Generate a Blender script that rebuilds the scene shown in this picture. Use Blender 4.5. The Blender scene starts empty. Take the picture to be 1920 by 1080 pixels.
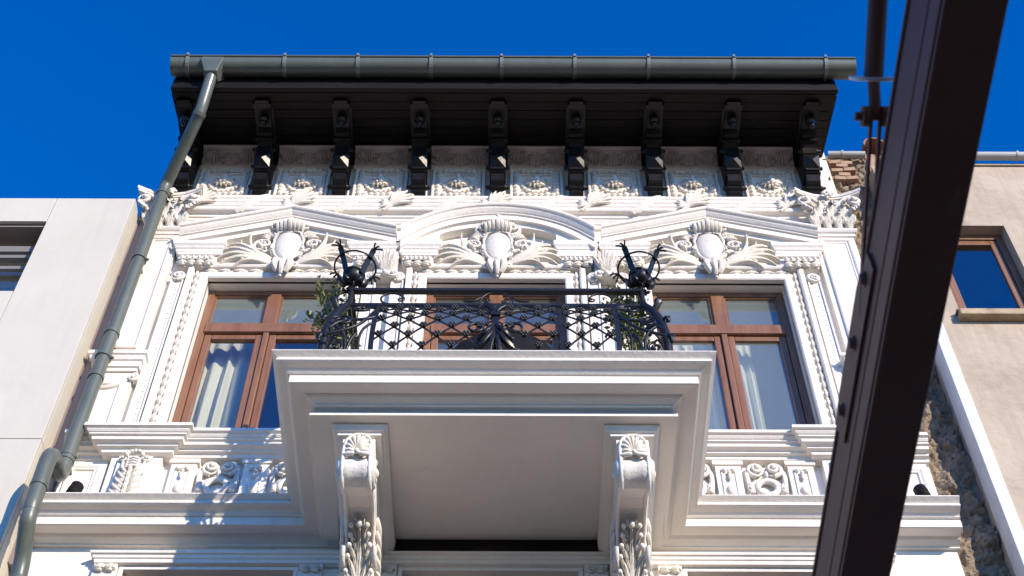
import bpy, math, random
from mathutils import Vector, Matrix, noise
random.seed(7)
PI = math.pi
scene = bpy.context.scene
C = scene.collection

# ------------------------------------------------------------------ camera, sky, sun
cam_d = bpy.data.cameras.new('camera'); cam = bpy.data.objects.new('camera', cam_d); C.objects.link(cam)
cam_d.sensor_width = 36; cam_d.lens = 36 * 2832 / 1920; cam_d.clip_start = .05; cam_d.clip_end = 3000
cam.matrix_world = (Matrix.Translation((.15, -8, 1.65)) @ Matrix.Rotation(math.radians(145), 4, 'X')
                    @ Matrix.Rotation(.0035, 4, 'Z'))
cam_d.dof.use_dof = True; cam_d.dof.focus_distance = 13.2; cam_d.dof.aperture_fstop = 8
scene.camera = cam
SUN = Vector((.80, -1.0, .45)).normalized()            # towards the sun
world = bpy.data.worlds.new('World'); scene.world = world; world.use_nodes = True
wn = world.node_tree.nodes; wl = world.node_tree.links
bg = wn['Background']; sky = wn.new('ShaderNodeTexSky'); sky.sky_type = 'NISHITA'; sky.sun_disc = False
sky.sun_elevation = math.asin(SUN.z); sky.sun_rotation = math.atan2(SUN.x, SUN.y)
sky.altitude = 1200; sky.air_density = 1.0; sky.dust_density = 0.1; sky.ozone_density = 8
hs = wn.new('ShaderNodeHueSaturation'); hs.inputs['Saturation'].default_value = 1.28; hs.inputs['Hue'].default_value = .508
wl.new(sky.outputs[0], hs.inputs['Color']); wl.new(hs.outputs[0], bg.inputs[0]); bg.inputs[1].default_value = .15
sun_d = bpy.data.lights.new('sun', 'SUN'); sun_d.energy = 2.85; sun_d.angle = math.radians(.5); sun_d.color = (1, .865, .70)
sun = bpy.data.objects.new('sun', sun_d); C.objects.link(sun); sun.location = (20, -30, 30)
sun.rotation_euler = SUN.to_track_quat('Z', 'Y').to_euler()
vs = scene.view_settings; vs.view_transform = 'Standard'; vs.look = 'None'; vs.exposure = 1.15; vs.gamma = 1

# ------------------------------------------------------------------ materials
def mat(name, base, rough=.6, var=None, scale=3, bump=0, bscale=40, metal=0, stretch=(1, 1, 1), coat=0, stain=None, sscale=1.2, sstretch=(1, 1, 1), slo=.5, shi=.7, spec=.5, bdist=.01, streak=None, crack=None):
    m = bpy.data.materials.new(name); m.use_nodes = True
    n = m.node_tree.nodes; l = m.node_tree.links; p = n['Principled BSDF']
    p.inputs['Roughness'].default_value = rough; p.inputs['Metallic'].default_value = metal
    p.inputs['Coat Weight'].default_value = coat; p.inputs['Specular IOR Level'].default_value = spec
    p.inputs['Base Color'].default_value = (*base, 1)
    tc = n.new('ShaderNodeTexCoord')
    def mp(s):
        q = n.new('ShaderNodeMapping'); q.inputs['Scale'].default_value = s; l.new(tc.outputs['Object'], q.inputs[0]); return q
    out = None
    if var:
        t = n.new('ShaderNodeTexNoise'); t.inputs['Scale'].default_value = scale; t.inputs['Detail'].default_value = 6
        t.inputs['Roughness'].default_value = .65; l.new(mp(stretch).outputs[0], t.inputs[0])
        r = n.new('ShaderNodeValToRGB'); r.color_ramp.elements[0].position = .3; r.color_ramp.elements[1].position = .7
        r.color_ramp.elements[0].color = (*base, 1); r.color_ramp.elements[1].color = (*var, 1)
        l.new(t.outputs[0], r.inputs[0]); out = r.outputs[0]
        rr = n.new('ShaderNodeMapRange'); rr.inputs[3].default_value = rough - .08; rr.inputs[4].default_value = min(1, rough + .1)
        l.new(t.outputs[0], rr.inputs[0]); l.new(rr.outputs[0], p.inputs['Roughness'])
    if stain:
        t2 = n.new('ShaderNodeTexNoise'); t2.inputs['Scale'].default_value = sscale; t2.inputs['Detail'].default_value = 8
        t2.inputs['Roughness'].default_value = .7; l.new(mp(sstretch).outputs[0], t2.inputs[0])
        r2 = n.new('ShaderNodeMapRange'); r2.inputs[1].default_value = slo; r2.inputs[2].default_value = shi
        l.new(t2.outputs[0], r2.inputs[0])
        mx = n.new('ShaderNodeMix'); mx.data_type = 'RGBA'; l.new(r2.outputs[0], mx.inputs[0])
        if out: l.new(out, mx.inputs[6])
        else: mx.inputs[6].default_value = (*base, 1)
        mx.inputs[7].default_value = (*stain, 1); out = mx.outputs[2]
    def layer(fac, col):
        nonlocal out
        q = n.new('ShaderNodeMix'); q.data_type = 'RGBA'; l.new(fac, q.inputs[0])
        if out: l.new(out, q.inputs[6])
        else: q.inputs[6].default_value = (*base, 1)
        q.inputs[7].default_value = (*col, 1); out = q.outputs[2]
    if streak:                                                 # rain runs: long vertical noise, broken up by a broad one
        a = n.new('ShaderNodeTexNoise'); a.inputs['Scale'].default_value = 1; a.inputs['Detail'].default_value = 6; l.new(mp((17, 17, .8)).outputs[0], a.inputs[0])
        b = n.new('ShaderNodeTexNoise'); b.inputs['Scale'].default_value = 1.1; b.inputs['Detail'].default_value = 3; l.new(mp((1, 1, 1)).outputs[0], b.inputs[0])
        c = n.new('ShaderNodeMath'); c.operation = 'MULTIPLY'; l.new(a.outputs[0], c.inputs[0]); l.new(b.outputs[0], c.inputs[1])
        r = n.new('ShaderNodeMapRange'); r.inputs[1].default_value = .27; r.inputs[2].default_value = .42; r.inputs[4].default_value = .6; l.new(c.outputs[0], r.inputs[0])
        g_ = n.new('ShaderNodeNewGeometry'); sx = n.new('ShaderNodeSeparateXYZ'); l.new(g_.outputs['True Normal'], sx.inputs[0]); ab = n.new('ShaderNodeMath'); ab.operation = 'ABSOLUTE'; l.new(sx.outputs[2], ab.inputs[0])
        iv = n.new('ShaderNodeMath'); iv.operation = 'SUBTRACT'; iv.inputs[0].default_value = 1; l.new(ab.outputs[0], iv.inputs[1])       # water runs on upright faces only
        ml = n.new('ShaderNodeMath'); ml.operation = 'MULTIPLY'; l.new(r.outputs[0], ml.inputs[0]); l.new(iv.outputs[0], ml.inputs[1]); layer(ml.outputs[0], streak)
    if crack:                                                  # hairline cracks
        d = n.new('ShaderNodeTexNoise'); d.inputs['Scale'].default_value = 4; d.inputs['Detail'].default_value = 5; l.new(tc.outputs['Object'], d.inputs[0])
        ad = n.new('ShaderNodeMix'); ad.data_type = 'RGBA'; ad.blend_type = 'LINEAR_LIGHT'; ad.inputs[0].default_value = .18; l.new(tc.outputs['Object'], ad.inputs[6]); l.new(d.outputs['Color'], ad.inputs[7])
        v = n.new('ShaderNodeTexVoronoi'); v.feature = 'DISTANCE_TO_EDGE'; v.inputs['Scale'].default_value = 1.5; l.new(ad.outputs[2], v.inputs['Vector'])
        r = n.new('ShaderNodeMapRange'); r.inputs[1].default_value = .0005; r.inputs[2].default_value = .0045; r.inputs[3].default_value = 1; r.inputs[4].default_value = 0; l.new(v.outputs['Distance'], r.inputs[0])
        k = n.new('ShaderNodeTexNoise'); k.inputs['Scale'].default_value = 1.7; l.new(mp((1, 1, 1)).outputs[0], k.inputs[0])
        kr = n.new('ShaderNodeMapRange'); kr.inputs[1].default_value = .52; kr.inputs[2].default_value = .62; l.new(k.outputs[0], kr.inputs[0])
        c = n.new('ShaderNodeMath'); c.operation = 'MULTIPLY'; l.new(r.outputs[0], c.inputs[0]); l.new(kr.outputs[0], c.inputs[1]); layer(c.outputs[0], crack)
    if out: l.new(out, p.inputs['Base Color'])
    if bump:
        t3 = n.new('ShaderNodeTexNoise'); t3.inputs['Scale'].default_value = bscale; t3.inputs['Detail'].default_value = 5
        l.new(mp(stretch).outputs[0], t3.inputs[0])
        b = n.new('ShaderNodeBump'); b.inputs['Strength'].default_value = bump; b.inputs['Distance'].default_value = bdist
        l.new(t3.outputs[0], b.inputs['Height']); l.new(b.outputs[0], p.inputs['Normal'])
    return m

M = {}
M['stucco'] = mat('white_stucco', (.81, .755, .675), .75, (.75, .695, .615), 2.2, .35, 30, stain=(.52, .47, .40), sscale=3.2, sstretch=(.5, 1, 1), slo=.63, shi=.92, streak=(.58, .53, .46))
M['relief'] = mat('white_relief', (.73, .685, .615), .75, (.64, .595, .52), 6, .4, 50, stain=(.42, .37, .31), sscale=9, slo=.56, shi=.80)
M['eave'] = mat('dark_stained_wood', (.0045, .0035, .003), .6, (.0095, .0072, .0062), 5, .5, 22, stretch=(.3, 3, 3), stain=(.022, .018, .016), sscale=5, sstretch=(.4, 2, 2), slo=.56, shi=.76, spec=.2)
M['bracket'] = mat('dark_bracket_wood', (.0045, .004, .0037), .4, (.009, .0078, .0072), 6, .15, 30, stretch=(3, 1, 1), spec=.22)
M['boss'] = mat('glint_bracket_paint', (.0045, .004, .0037), .38, (.009, .0078, .0072), 6, .15, 30, spec=.4)  # same paint as the brackets, made glossier so sunlit bosses and finials glint
M['wood'] = mat('brown_window_wood', (.185, .08, .038), .42, (.25, .122, .06), 7, .12, 30, stretch=(2.5, 2.5, .25), coat=.15, stain=(.12, .042, .022), sscale=3, sstretch=(3, 3, .3), slo=.5, shi=.75)
M['gutter'] = mat('grey_green_metal', (.092, .108, .088), .38, (.112, .128, .105), 2.5, .04, 20, coat=.1, stain=(.13, .14, .125), sscale=3, sstretch=(1, 1, .3), slo=.54, shi=.78, streak=(.06, .07, .06))
M['strap'] = mat('weathered_strap_metal', (.15, .17, .155), .45, (.19, .205, .19), 6)
M['strapgrey'] = mat('dull_zinc', (.36, .37, .35), .5, (.44, .44, .42), 6)
M['iron'] = mat('black_wrought_iron', (.008, .008, .0085), .36, (.014, .014, .0145), 9, .25, 60, spec=.4)
M['beam'] = mat('brown_painted_steel', (.165, .075, .05), .48, (.195, .095, .066), 3, .08, 30, spec=.2, stain=(.24, .14, .10), sscale=14, sstretch=(1, .25, 1), slo=.60, shi=.8)
M['travertine'] = mat('pale_travertine', (.575, .54, .45), .6, (.53, .495, .41), 1.6, .06, 60, stain=(.50, .455, .395), sscale=1.1, sstretch=(1, 1, .7), slo=.55, shi=.8, streak=(.49, .45, .385))
M['tan'] = mat('brown_flashing_metal', (.24, .19, .165), .5, (.28, .225, .2), 3)
M['render'] = mat('beige_render', (.50, .415, .31), .85, (.42, .34, .25), 2.0, .6, 9, stain=(.30, .24, .175), sscale=1.3, slo=.52, shi=.78, bdist=.02, streak=(.36, .29, .215), crack=(.24, .19, .14))
M['flash'] = mat('pale_zinc', (.60, .645, .68), .5, (.66, .69, .71), 7, .1, 25, stain=(.48, .52, .55), sscale=5, slo=.5, shi=.75)
M['rubble'] = mat('rough_mortar', (.30, .23, .16), .95, (.18, .135, .092), 6, 1.0, 22, stain=(.13, .11, .09), sscale=9, slo=.55, shi=.7, bdist=.03)
M['brick'] = mat('orange_brick', (.40, .235, .145), .9, (.33, .20, .13), 8, .7, 40, stain=(.42, .36, .28), sscale=9, slo=.5, shi=.7)
M['tile'] = mat('terracotta_tile', (.40, .17, .07), .8, (.28, .12, .06), 8, .4, 40)
M['sillstone'] = mat('weathered_sill_stone', (.50, .39, .25), .9, (.34, .25, .15), 8, .6, 30, stain=(.14, .11, .08), sscale=6, slo=.55, shi=.72)
M['black'] = mat('black_plastic', (.008, .008, .008), .7, spec=.15)
M['white'] = mat('white_enamel', (.78, .77, .74), .4)
M['ceiling'] = mat('room_plaster', (.62, .61, .58), .9)
M['leaf'] = mat('green_leaf', (.09, .13, .028), .5, (.19, .20, .06), 14)
M['pot'] = mat('dark_pot', (.02, .02, .022), .6)
M['street'] = mat('street_paving', (.22, .175, .125), .9, (.17, .135, .095), 1.5, .3, 20)
M['light_grey'] = mat('blind_box_metal', (.2, .19, .18), .45)
m = bpy.data.materials.new('curtain_cloth'); m.use_nodes = True; p = m.node_tree.nodes['Principled BSDF']
p.inputs['Base Color'].default_value = (.74, .72, .60, 1); p.inputs['Roughness'].default_value = .9; M['curtain'] = m
def glass(name, dust):
    m = bpy.data.materials.new(name); m.use_nodes = True; n = m.node_tree.nodes; l = m.node_tree.links
    for q in list(n):
        if q.type != 'OUTPUT_MATERIAL': n.remove(q)
    o = [q for q in n][0]; tr = n.new('ShaderNodeBsdfTransparent'); tr.inputs[0].default_value = (.92, .935, .91, 1)
    gl = n.new('ShaderNodeBsdfGlossy'); gl.inputs['Roughness'].default_value = .0; gl.inputs[0].default_value = (.95, .97, 1, 1)
    tx = n.new('ShaderNodeTexNoise'); tx.inputs['Scale'].default_value = .9; b = n.new('ShaderNodeBump'); b.inputs['Strength'].default_value = .02
    l.new(tx.outputs[0], b.inputs['Height']); l.new(b.outputs[0], gl.inputs['Normal'])
    fr = n.new('ShaderNodeFresnel'); ge = n.new('ShaderNodeNewGeometry'); mr = n.new('ShaderNodeMapRange'); mr.inputs[3].default_value = 1.95; mr.inputs[4].default_value = 1 / 1.95
    l.new(ge.outputs['Backfacing'], mr.inputs[0]); l.new(mr.outputs[0], fr.inputs[0])
    mx = n.new('ShaderNodeMixShader'); l.new(fr.outputs[0], mx.inputs[0]); l.new(tr.outputs[0], mx.inputs[1]); l.new(gl.outputs[0], mx.inputs[2]); res = mx
    if dust:                                                   # film of dust on the pane
        df = n.new('ShaderNodeBsdfDiffuse'); df.inputs[0].default_value = (.66, .78, .74, 1); tc = n.new('ShaderNodeTexCoord')
        t2 = n.new('ShaderNodeTexNoise'); t2.inputs['Scale'].default_value = 2.2; t2.inputs['Detail'].default_value = 5; l.new(tc.outputs['Object'], t2.inputs[0])
        r2 = n.new('ShaderNodeMapRange'); r2.inputs[3].default_value = dust * .6; r2.inputs[4].default_value = dust * 1.4; l.new(t2.outputs[0], r2.inputs[0])
        m2 = n.new('ShaderNodeMixShader'); l.new(r2.outputs[0], m2.inputs[0]); l.new(mx.outputs[0], m2.inputs[1]); l.new(df.outputs[0], m2.inputs[2]); res = m2
    l.new(res.outputs[0], o.inputs[0]); return m
M['glass'] = glass('window_glass', 0); M['glass_dusty'] = glass('dusty_glass', .09); M['glass_haze'] = glass('slightly_dusty_glass', .035)

# ------------------------------------------------------------------ mesh helpers
V = Vector
class MB:
    def __init__(s): s.v = []; s.f = []; s.sm = []
    def add(s, vs, fs, smooth=False):
        o = len(s.v); s.v += [tuple(p) for p in vs]; s.f += [tuple(i + o for i in f) for f in fs]; s.sm += [smooth] * len(fs)
    def box(s, x0, x1, y0, y1, z0, z1):
        s.add([(x0, y0, z0), (x1, y0, z0), (x1, y1, z0), (x0, y1, z0), (x0, y0, z1), (x1, y0, z1), (x1, y1, z1), (x0, y1, z1)],
              [(0, 3, 2, 1), (4, 5, 6, 7), (0, 1, 5, 4), (1, 2, 6, 5), (2, 3, 7, 6), (3, 0, 4, 7)])
    def rows(s, rows, closed=False, caps=True, smooth=False):
        n = len(rows[0]); vs = [p for r in rows for p in r]; fs = []
        for i in range(len(rows) - 1):
            for j in range(n if closed else n - 1):
                k = (j + 1) % n
                fs.append((i * n + j, i * n + k, (i + 1) * n + k, (i + 1) * n + j))
        s.add(vs, fs, smooth)
        if caps and closed:
            s.add(rows[0], [tuple(range(n))[::-1]]); s.add(rows[-1], [tuple(range(n))])
    def prof_xy(s, path, prof, smooth=False):
        """moulding: path (x,y) in plan, profile (out,z); outward is to the right of travel"""
        P = [V(p) for p in path]; rows = []
        for i, p in enumerate(P):
            ns = []
            if i > 0: d = (P[i] - P[i-1]).normalized(); ns.append(V((d.y, -d.x)))
            if i < len(P) - 1: d = (P[i+1] - P[i]).normalized(); ns.append(V((d.y, -d.x)))
            m = ns[0] if len(ns) == 1 else (ns[0] + ns[1]) / (1 + ns[0].dot(ns[1]))
            rows.append([(p.x + o * m.x, p.y + o * m.y, z) for o, z in prof])
        s.rows(rows, True, True, smooth)
    def prof_xz(s, path, prof, plumb=False, smooth=False):
        """frame: path (x,z), profile (d,y); d is to the left of travel"""
        P = [V(p) for p in path]; rows = []
        for i, p in enumerate(P):
            ns = []
            if i > 0: d = (P[i] - P[i-1]).normalized(); ns.append(V((-d.y, d.x)))
            if i < len(P) - 1: d = (P[i+1] - P[i]).normalized(); ns.append(V((-d.y, d.x)))
            m = ns[0] if len(ns) == 1 else (ns[0] + ns[1]) / (1 + ns[0].dot(ns[1]))
            if plumb and len(ns) == 1: m = V((0, 1 / ns[0].y))
            rows.append([(p.x + o * m.x, y, p.y + o * m.y) for o, y in prof])
        s.rows(rows, True, True, smooth)
    def poly(s, pts, a0, a1, axis='y'):
        """extruded polygon; pts in (x,z) for axis y, (y,z) for axis x, (x,y) for axis z"""
        f = {'y': lambda p, a: (p[0], a, p[1]), 'x': lambda p, a: (a, p[0], p[1]), 'z': lambda p, a: (p[0], p[1], a)}[axis]
        s.rows([[f(p, a0) for p in pts], [f(p, a1) for p in pts]], True)
    def tube(s, pts, r, n=8, caps=True, flat=None):
        pts = [V(p) for p in pts]; N = len(pts); R = r if isinstance(r, (list, tuple)) else [r] * N
        t0 = (pts[1] - pts[0]).normalized(); up = V((0, 0, 1)) if abs(t0.z) < .9 else V((0, 1, 0))
        u = t0.cross(up).normalized(); rows = []
        for i in range(N):
            t = (pts[min(i + 1, N - 1)] - pts[max(i - 1, 0)]).normalized()
            u = (u - t * u.dot(t))
            if u.length < 1e-6: u = t.orthogonal()
            u.normalize(); w = t.cross(u)
            rows.append([pts[i] + (u * math.cos(a) + w * math.sin(a)) * R[i] for a in [2 * PI * k / n for k in range(n)]])
        s.rows(rows, True, caps, True)
    def bar(s, pts, w, t, nrm=(0, -1, 0)):
        """flat bar along pts, width w across, thickness t along nrm"""
        pts = [V(p) for p in pts]; N = len(pts); rows = []
        for i in range(N):
            d = (pts[min(i + 1, N - 1)] - pts[max(i - 1, 0)]).normalized(); nn = V(nrm(i) if callable(nrm) else nrm)
            sd = d.cross(nn).normalized(); nn = sd.cross(d).normalized()
            rows.append([pts[i] + sd * a * w / 2 + nn * b * t / 2 for a, b in ((-1, -1), (1, -1), (1, 1), (-1, 1))])
        s.rows(rows, True)
    def blob(s, c, r, n=8, m=5):
        c = V(c); r = r if isinstance(r, (list, tuple)) else (r, r, r); rows = []
        for i in range(m + 1):
            a = PI * i / m; q = max(math.sin(a), .02)
            rows.append([(c.x + r[0] * q * math.cos(2 * PI * j / n), c.y + r[1] * q * math.sin(2 * PI * j / n), c.z + r[2] * math.cos(a)) for j in range(n)])
        s.rows(rows[::-1], True, True, True)
    def lathe(s, prof, c=(0, 0, 0), n=14, axis='z'):
        rows = []
        for r, h in prof:
            ring = []
            for j in range(n):
                a = 2 * PI * j / n; x, y = r * math.cos(a), r * math.sin(a)
                q = (x, y, h) if axis == 'z' else ((x, h, y) if axis == 'y' else (h, x, y))
                ring.append((c[0] + q[0], c[1] + q[1], c[2] + q[2]))
            rows.append(ring)
        s.rows(rows, True, True, True)
    def torus(s, c, R, r, nrm='z', n=24, m=8, a0=0, a1=2 * PI):
        pts = []
        for k in range(n + 1):
            a = a0 + (a1 - a0) * k / n; x, y = R * math.cos(a), R * math.sin(a)
            pts.append(V(c) + V((x, y, 0) if nrm == 'z' else ((x, 0, y) if nrm == 'y' else (0, x, y))))
        s.tube(pts, r, m)
    def blade(s, sp, w, h, nrm=(0, -1, 0), lobes=0, depth=.3):
        """carved leaf on a surface: spine, half widths, relief height; raised flanks and a sunk midrib"""
        sp = [V(p) for p in sp]; N = len(sp); rows = []
        for i in range(N):
            f = i / (N - 1); d = (sp[min(i + 1, N - 1)] - sp[max(i - 1, 0)])
            d = d.normalized() if d.length > 1e-7 else V((0, 0, 1))
            nn = V(nrm(f) if callable(nrm) else nrm); sd = d.cross(nn)
            sd = sd.normalized() if sd.length > 1e-6 else d.orthogonal().normalized(); nn = sd.cross(d).normalized()
            ww = w(f) if callable(w) else w * math.sin(PI * min(.98, .12 + .86 * f)) ** .6
            if lobes: ww *= 1 - depth * (.5 + .5 * math.cos(2 * PI * lobes * f))
            hh = h * (.45 + .55 * math.sin(PI * min(1, .15 + .75 * f)))
            rows.append([sp[i] + sd * ww * a + nn * hh * b for a, b in ((-1, -.6), (-.85, .35), (-.5, 1), (0, .4), (.5, 1), (.85, .35), (1, -.6))])
        s.rows(rows, False, False, True)
    def spiral(s, c, r0, r1, turns, tr, a0=0, sgn=1, plane='xz', n=None, lift=0, tr1=None):
        n = n or int(turns * 14); pts = []; rad = []
        for k in range(n + 1):
            f = k / n; r = r0 + (r1 - r0) * f ** .85; a = a0 + sgn * 2 * PI * turns * f
            u, w = r * math.cos(a), r * math.sin(a); q = lift * f
            pts.append(V(c) + V((u, -q, w) if plane == 'xz' else ((q, u, w) if plane == 'yz' else (u, w, q))))
            rad.append(tr + ((tr1 if tr1 is not None else tr * .6) - tr) * f)
        s.tube(pts, rad, 7); s.blob(pts[-1], rad[-1] * 1.7, 7, 4)
    def mirror_x(s, start, cx):
        """append a mirrored copy of everything added since vertex/face counts start"""
        v0, f0 = start; n = len(s.v); vs = s.v[v0:n]; fs = s.f[f0:]; sm = s.sm[f0:]
        s.v += [(2 * cx - x, y, z) for x, y, z in vs]
        s.f += [tuple(i - v0 + n for i in f)[::-1] for f in fs]; s.sm += sm
    def mark(s): return (len(s.v), len(s.f))
    def mesh(s, name):
        me = bpy.data.meshes.new(name); me.from_pydata(s.v, [], s.f); me.polygons.foreach_set('use_smooth', s.sm); me.update(); return me

def bez(a, b, c, n=8):
    a, b, c = V(a), V(b), V(c); return [a * (1 - t) ** 2 + b * 2 * t * (1 - t) + c * t * t for t in [k / n for k in range(n + 1)]]
def bez4(a, b, c, d, n=12):
    a, b, c, d = V(a), V(b), V(c), V(d)
    return [a * (1 - t) ** 3 + b * 3 * t * (1 - t) ** 2 + c * 3 * t * t * (1 - t) + d * t ** 3 for t in [k / n for k in range(n + 1)]]

def thing(name, label, cat, loc=(0, 0, 0), group=None):
    o = bpy.data.objects.new(name, None); C.objects.link(o); o.location = loc; o.empty_display_size = .2
    o['label'] = label; o['category'] = cat
    if group: o['group'] = group
    return o
def obj(name, mb, m, parent=None, loc=(0, 0, 0), rot=None, bevel=0):
    me = mb.mesh(name) if isinstance(mb, MB) else mb
    if m and not me.materials: me.materials.append(M[m])
    o = bpy.data.objects.new(name, me); C.objects.link(o); o.location = loc
    if rot: o.rotation_euler = rot
    if name in ('leaf_moulding', 'border_leaves', 'egg_and_leaf_row', 'bead_row', 'foliage', 'reed_band', 'iron_leaf'): o['kind'] = 'stuff'
    if parent:
        o.parent = parent
        if parent.type == 'EMPTY': o.matrix_parent_inverse = Matrix.Translation(-V(parent.location))
    if bevel:
        b = o.modifiers.new('bevel', 'BEVEL'); b.width = bevel; b.segments = 2; b.limit_method = 'ANGLE'; b.angle_limit = math.radians(40)
    return o
def tag(o, label, cat, group=None, kind=None):
    if label: o['label'] = label; o['category'] = cat
    if group: o['group'] = group
    if kind: o['kind'] = kind
    return o
def bx(name, m, parent, *b, bevel=0):
    mb = MB(); mb.box(*b); return obj(name, mb, m, parent, bevel=bevel)

# ------------------------------------------------------------------ street
mb = MB(); mb.add([(-400, -400, 0), (400, -400, 0), (400, 400, 0), (-400, 400, 0)], [(0, 1, 2, 3)])
st = obj('street', mb, 'street'); st['kind'] = 'structure'

# unseen house behind the canopy, added to shade the street and beam
OB = thing('unseen_shading_house', 'unseen rendered street house behind the brown canopy beam, added to shade the street', 'house', (0, -11, 0))
mb = MB(); mb.box(-26, 26, -20, -11, .01, 8.0); obj('wall', mb, 'render', OB)
mb = MB(); mb.box(-26.2, 26.2, -20.2, -10.8, 8.0, 8.15); obj('roof', mb, 'tile', OB)

# ------------------------------------------------------------------ the white town house
H = thing('town_house', 'ornate white stucco house with dark timber eaves and carved pediments', 'house')
XL, XR = -3.39, 3.45
WC = (-2.05, 0.0, 2.05)                                   # bay centres
# wall with openings and reveals
xs = [XL, -2.67, -1.43, -.64, .64, 1.43, 2.67, XR]; zs = [0, 6.6, 9.47, 9.95, 10.8, 13.16, 15.62]
hole = set()
for i in (1, 5): hole |= {(i, 1), (i, 4)}
hole |= {(3, 1), (3, 3), (3, 4)}
mb = MB(); T = .2
for i in range(7):
    for j in range(6):
        if (i, j) in hole: continue
        x0, x1, z0, z1 = xs[i], xs[i+1], zs[j], zs[j+1]
        mb.add([(x0, 0, z0), (x1, 0, z0), (x1, 0, z1), (x0, 0, z1)], [(0, 1, 2, 3)])
        mb.add([(x0, T, z0), (x1, T, z0), (x1, T, z1), (x0, T, z1)], [(3, 2, 1, 0)])
        for di, dj, q in ((-1, 0, [(x0, z0), (x0, z1)]), (1, 0, [(x1, z1), (x1, z0)]), (0, -1, [(x1, z0), (x0, z0)]), (0, 1, [(x0, z1), (x1, z1)])):
            k = (i + di, j + dj)
            if k in hole or not (0 <= k[0] < 7 and 0 <= k[1] < 6):
                (a, b), (c, d) = q
                mb.add([(a, 0, b), (a, T, b), (c, T, d), (c, 0, d)], [(3, 2, 1, 0)])
obj('wall', mb, 'stucco', H)
# rooms behind the glass and the body of the house
for cx, z0, z1 in [(c, 9.9, 13.42) for c in WC] + [(c, 6.3, 9.72) for c in WC]:
    mb = MB(); a, b, y0, y1 = cx - 1.0, cx + 1.0, T + .003, 3.0
    if cx == 0: a, b = -.98, .98
    mb.add([(a, y0, z0), (b, y0, z0), (b, y1, z0), (a, y1, z0), (a, y0, z1), (b, y0, z1), (b, y1, z1), (a, y1, z1)],
           [(0, 1, 2, 3), (7, 6, 5, 4), (1, 5, 6, 2), (3, 2, 6, 7), (0, 3, 7, 4)])
    obj('room_lining', mb, 'ceiling', H)
mb = MB(); mb.box(XL, XR, 3.1, 9, 0, 15.5); mb.box(XL, XL + .15, T + .004, 3.1, 0, 15.5); mb.box(XR - .15, XR, T + .004, 3.1, 0, 15.5)
mb.box(XL + .15, XR - .15, T + .004, 3.1, 15.3, 15.5)
obj('rear_block', mb, 'stucco', H)

def window(cx, z0, z1, name, ztr=(12.50, 12.63), hw=.62, gt='glass', gb='glass'):
    y0, y1 = .10, .19
    w = MB(); fw = .065
    w.box(cx - hw + .004, cx - hw + fw, y0, y1, z0, z1 - .004); w.box(cx + hw - fw, cx + hw - .004, y0, y1, z0, z1 - .004)
    w.box(cx - hw + fw, cx + hw - fw, y0 + .002, y1, z1 - .06, z1 - .004); w.box(cx - hw + fw, cx + hw - fw, y0 + .002, y1, z0, z0 + .06)
    win = obj(name, w, 'wood', H, bevel=.006)
    bx('transom_bar', 'wood', win, cx - hw + fw - .003, cx + hw - fw + .003, y0 - .02, y1 - .002, *ztr, bevel=.008)
    bx('mullion', 'wood', win, cx - .062, cx + .062, y0 - .006, y1 - .004, ztr[1], z1 - .06, bevel=.008)
    bx('mullion', 'wood', win, cx - .026, cx + .026, y0 - .012, y1 - .004, z0 + .06, ztr[0], bevel=.008)
    for s in (-1, 1):
        a, b = sorted((cx + s * .062, cx + s * (hw - fw)))
        t = MB(); q = .018                                                 # glazing bead of the fanlight
        t.box(a, a + q, .118, .15, ztr[1], z1 - .06); t.box(b - q, b, .118, .15, ztr[1], z1 - .06)
        t.box(a + q, b - q, .119, .15, ztr[1], ztr[1] + q); t.box(a + q, b - q, .119, .15, z1 - .06 - q, z1 - .06)
        obj('glazing_bead', t, 'wood', win)
        bx('pane', gt, win, a + q - .003, b - q + .003, .136, .142, ztr[1] + .01, z1 - .07)
        a, b = sorted((cx + s * .030, cx + s * (hw - fw - .004))); q = .062
        t = MB(); lo, hi = z0 + .064, ztr[0] - .006
        t.box(a, a + q, .112, .172, lo, hi); t.box(b - q, b, .112, .172, lo, hi)
        t.box(a + q, b - q, .114, .172, hi - q, hi); t.box(a + q, b - q, .114, .172, lo, lo + q + .02)
        cs = obj('casement', t, 'wood', win, bevel=.008)
        bx('pane', gb, win, a + q - .006, b - q + .006, .140, .146, lo + q, hi - q + .006)
    return win
window(WC[0], 10.8, 13.16, 'window', gt='glass_dusty'); window(WC[2], 10.8, 13.16, 'window', gt='glass_dusty', gb='glass_dusty')
window(0, 9.96, 13.16, 'balcony_door', hw=.64, gt='glass_haze', gb='glass_haze')
for c in WC: window(c, 6.6, 9.47, 'lower_window', ztr=(8.75, 8.86), hw=.62 if c else .64)

# --- window surrounds with carved leaf moulding
def leaf_run(mb, p0, p1, y, nrm2, unit=.112, wd=.046):
    """row of small carved leaves from p0 to p1 (x,z)"""
    p0, p1 = V(p0), V(p1); d = p1 - p0; n = max(1, int(d.length / unit)); d = d / n; dn = d.normalized(); s = V(nrm2)
    for k in range(n):
        a = p0 + d * (k + .04); b = p0 + d * (k + .98); j = random.uniform(-.004, .004)
        for sg in (-1, 1):
            m1 = a + (b - a) * .45 + s * sg * wd * .45; e = a + (b - a) * .86 + s * sg * (wd * .95 + j)
            mb.blade(bez((a.x, y, a.y), (m1.x, y - .03, m1.y), (e.x, y - .012, e.y), 4), .018, .02)
        mb.blade(bez((a.x, y - .006, a.y), ((a.x + b.x) / 2, y - .036, (a.y + b.y) / 2), (b.x, y - .016, b.y), 4), .018, .024)
        mb.blob((b.x, y - .012, b.y), (.013, .014, .013), 6, 4)
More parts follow.
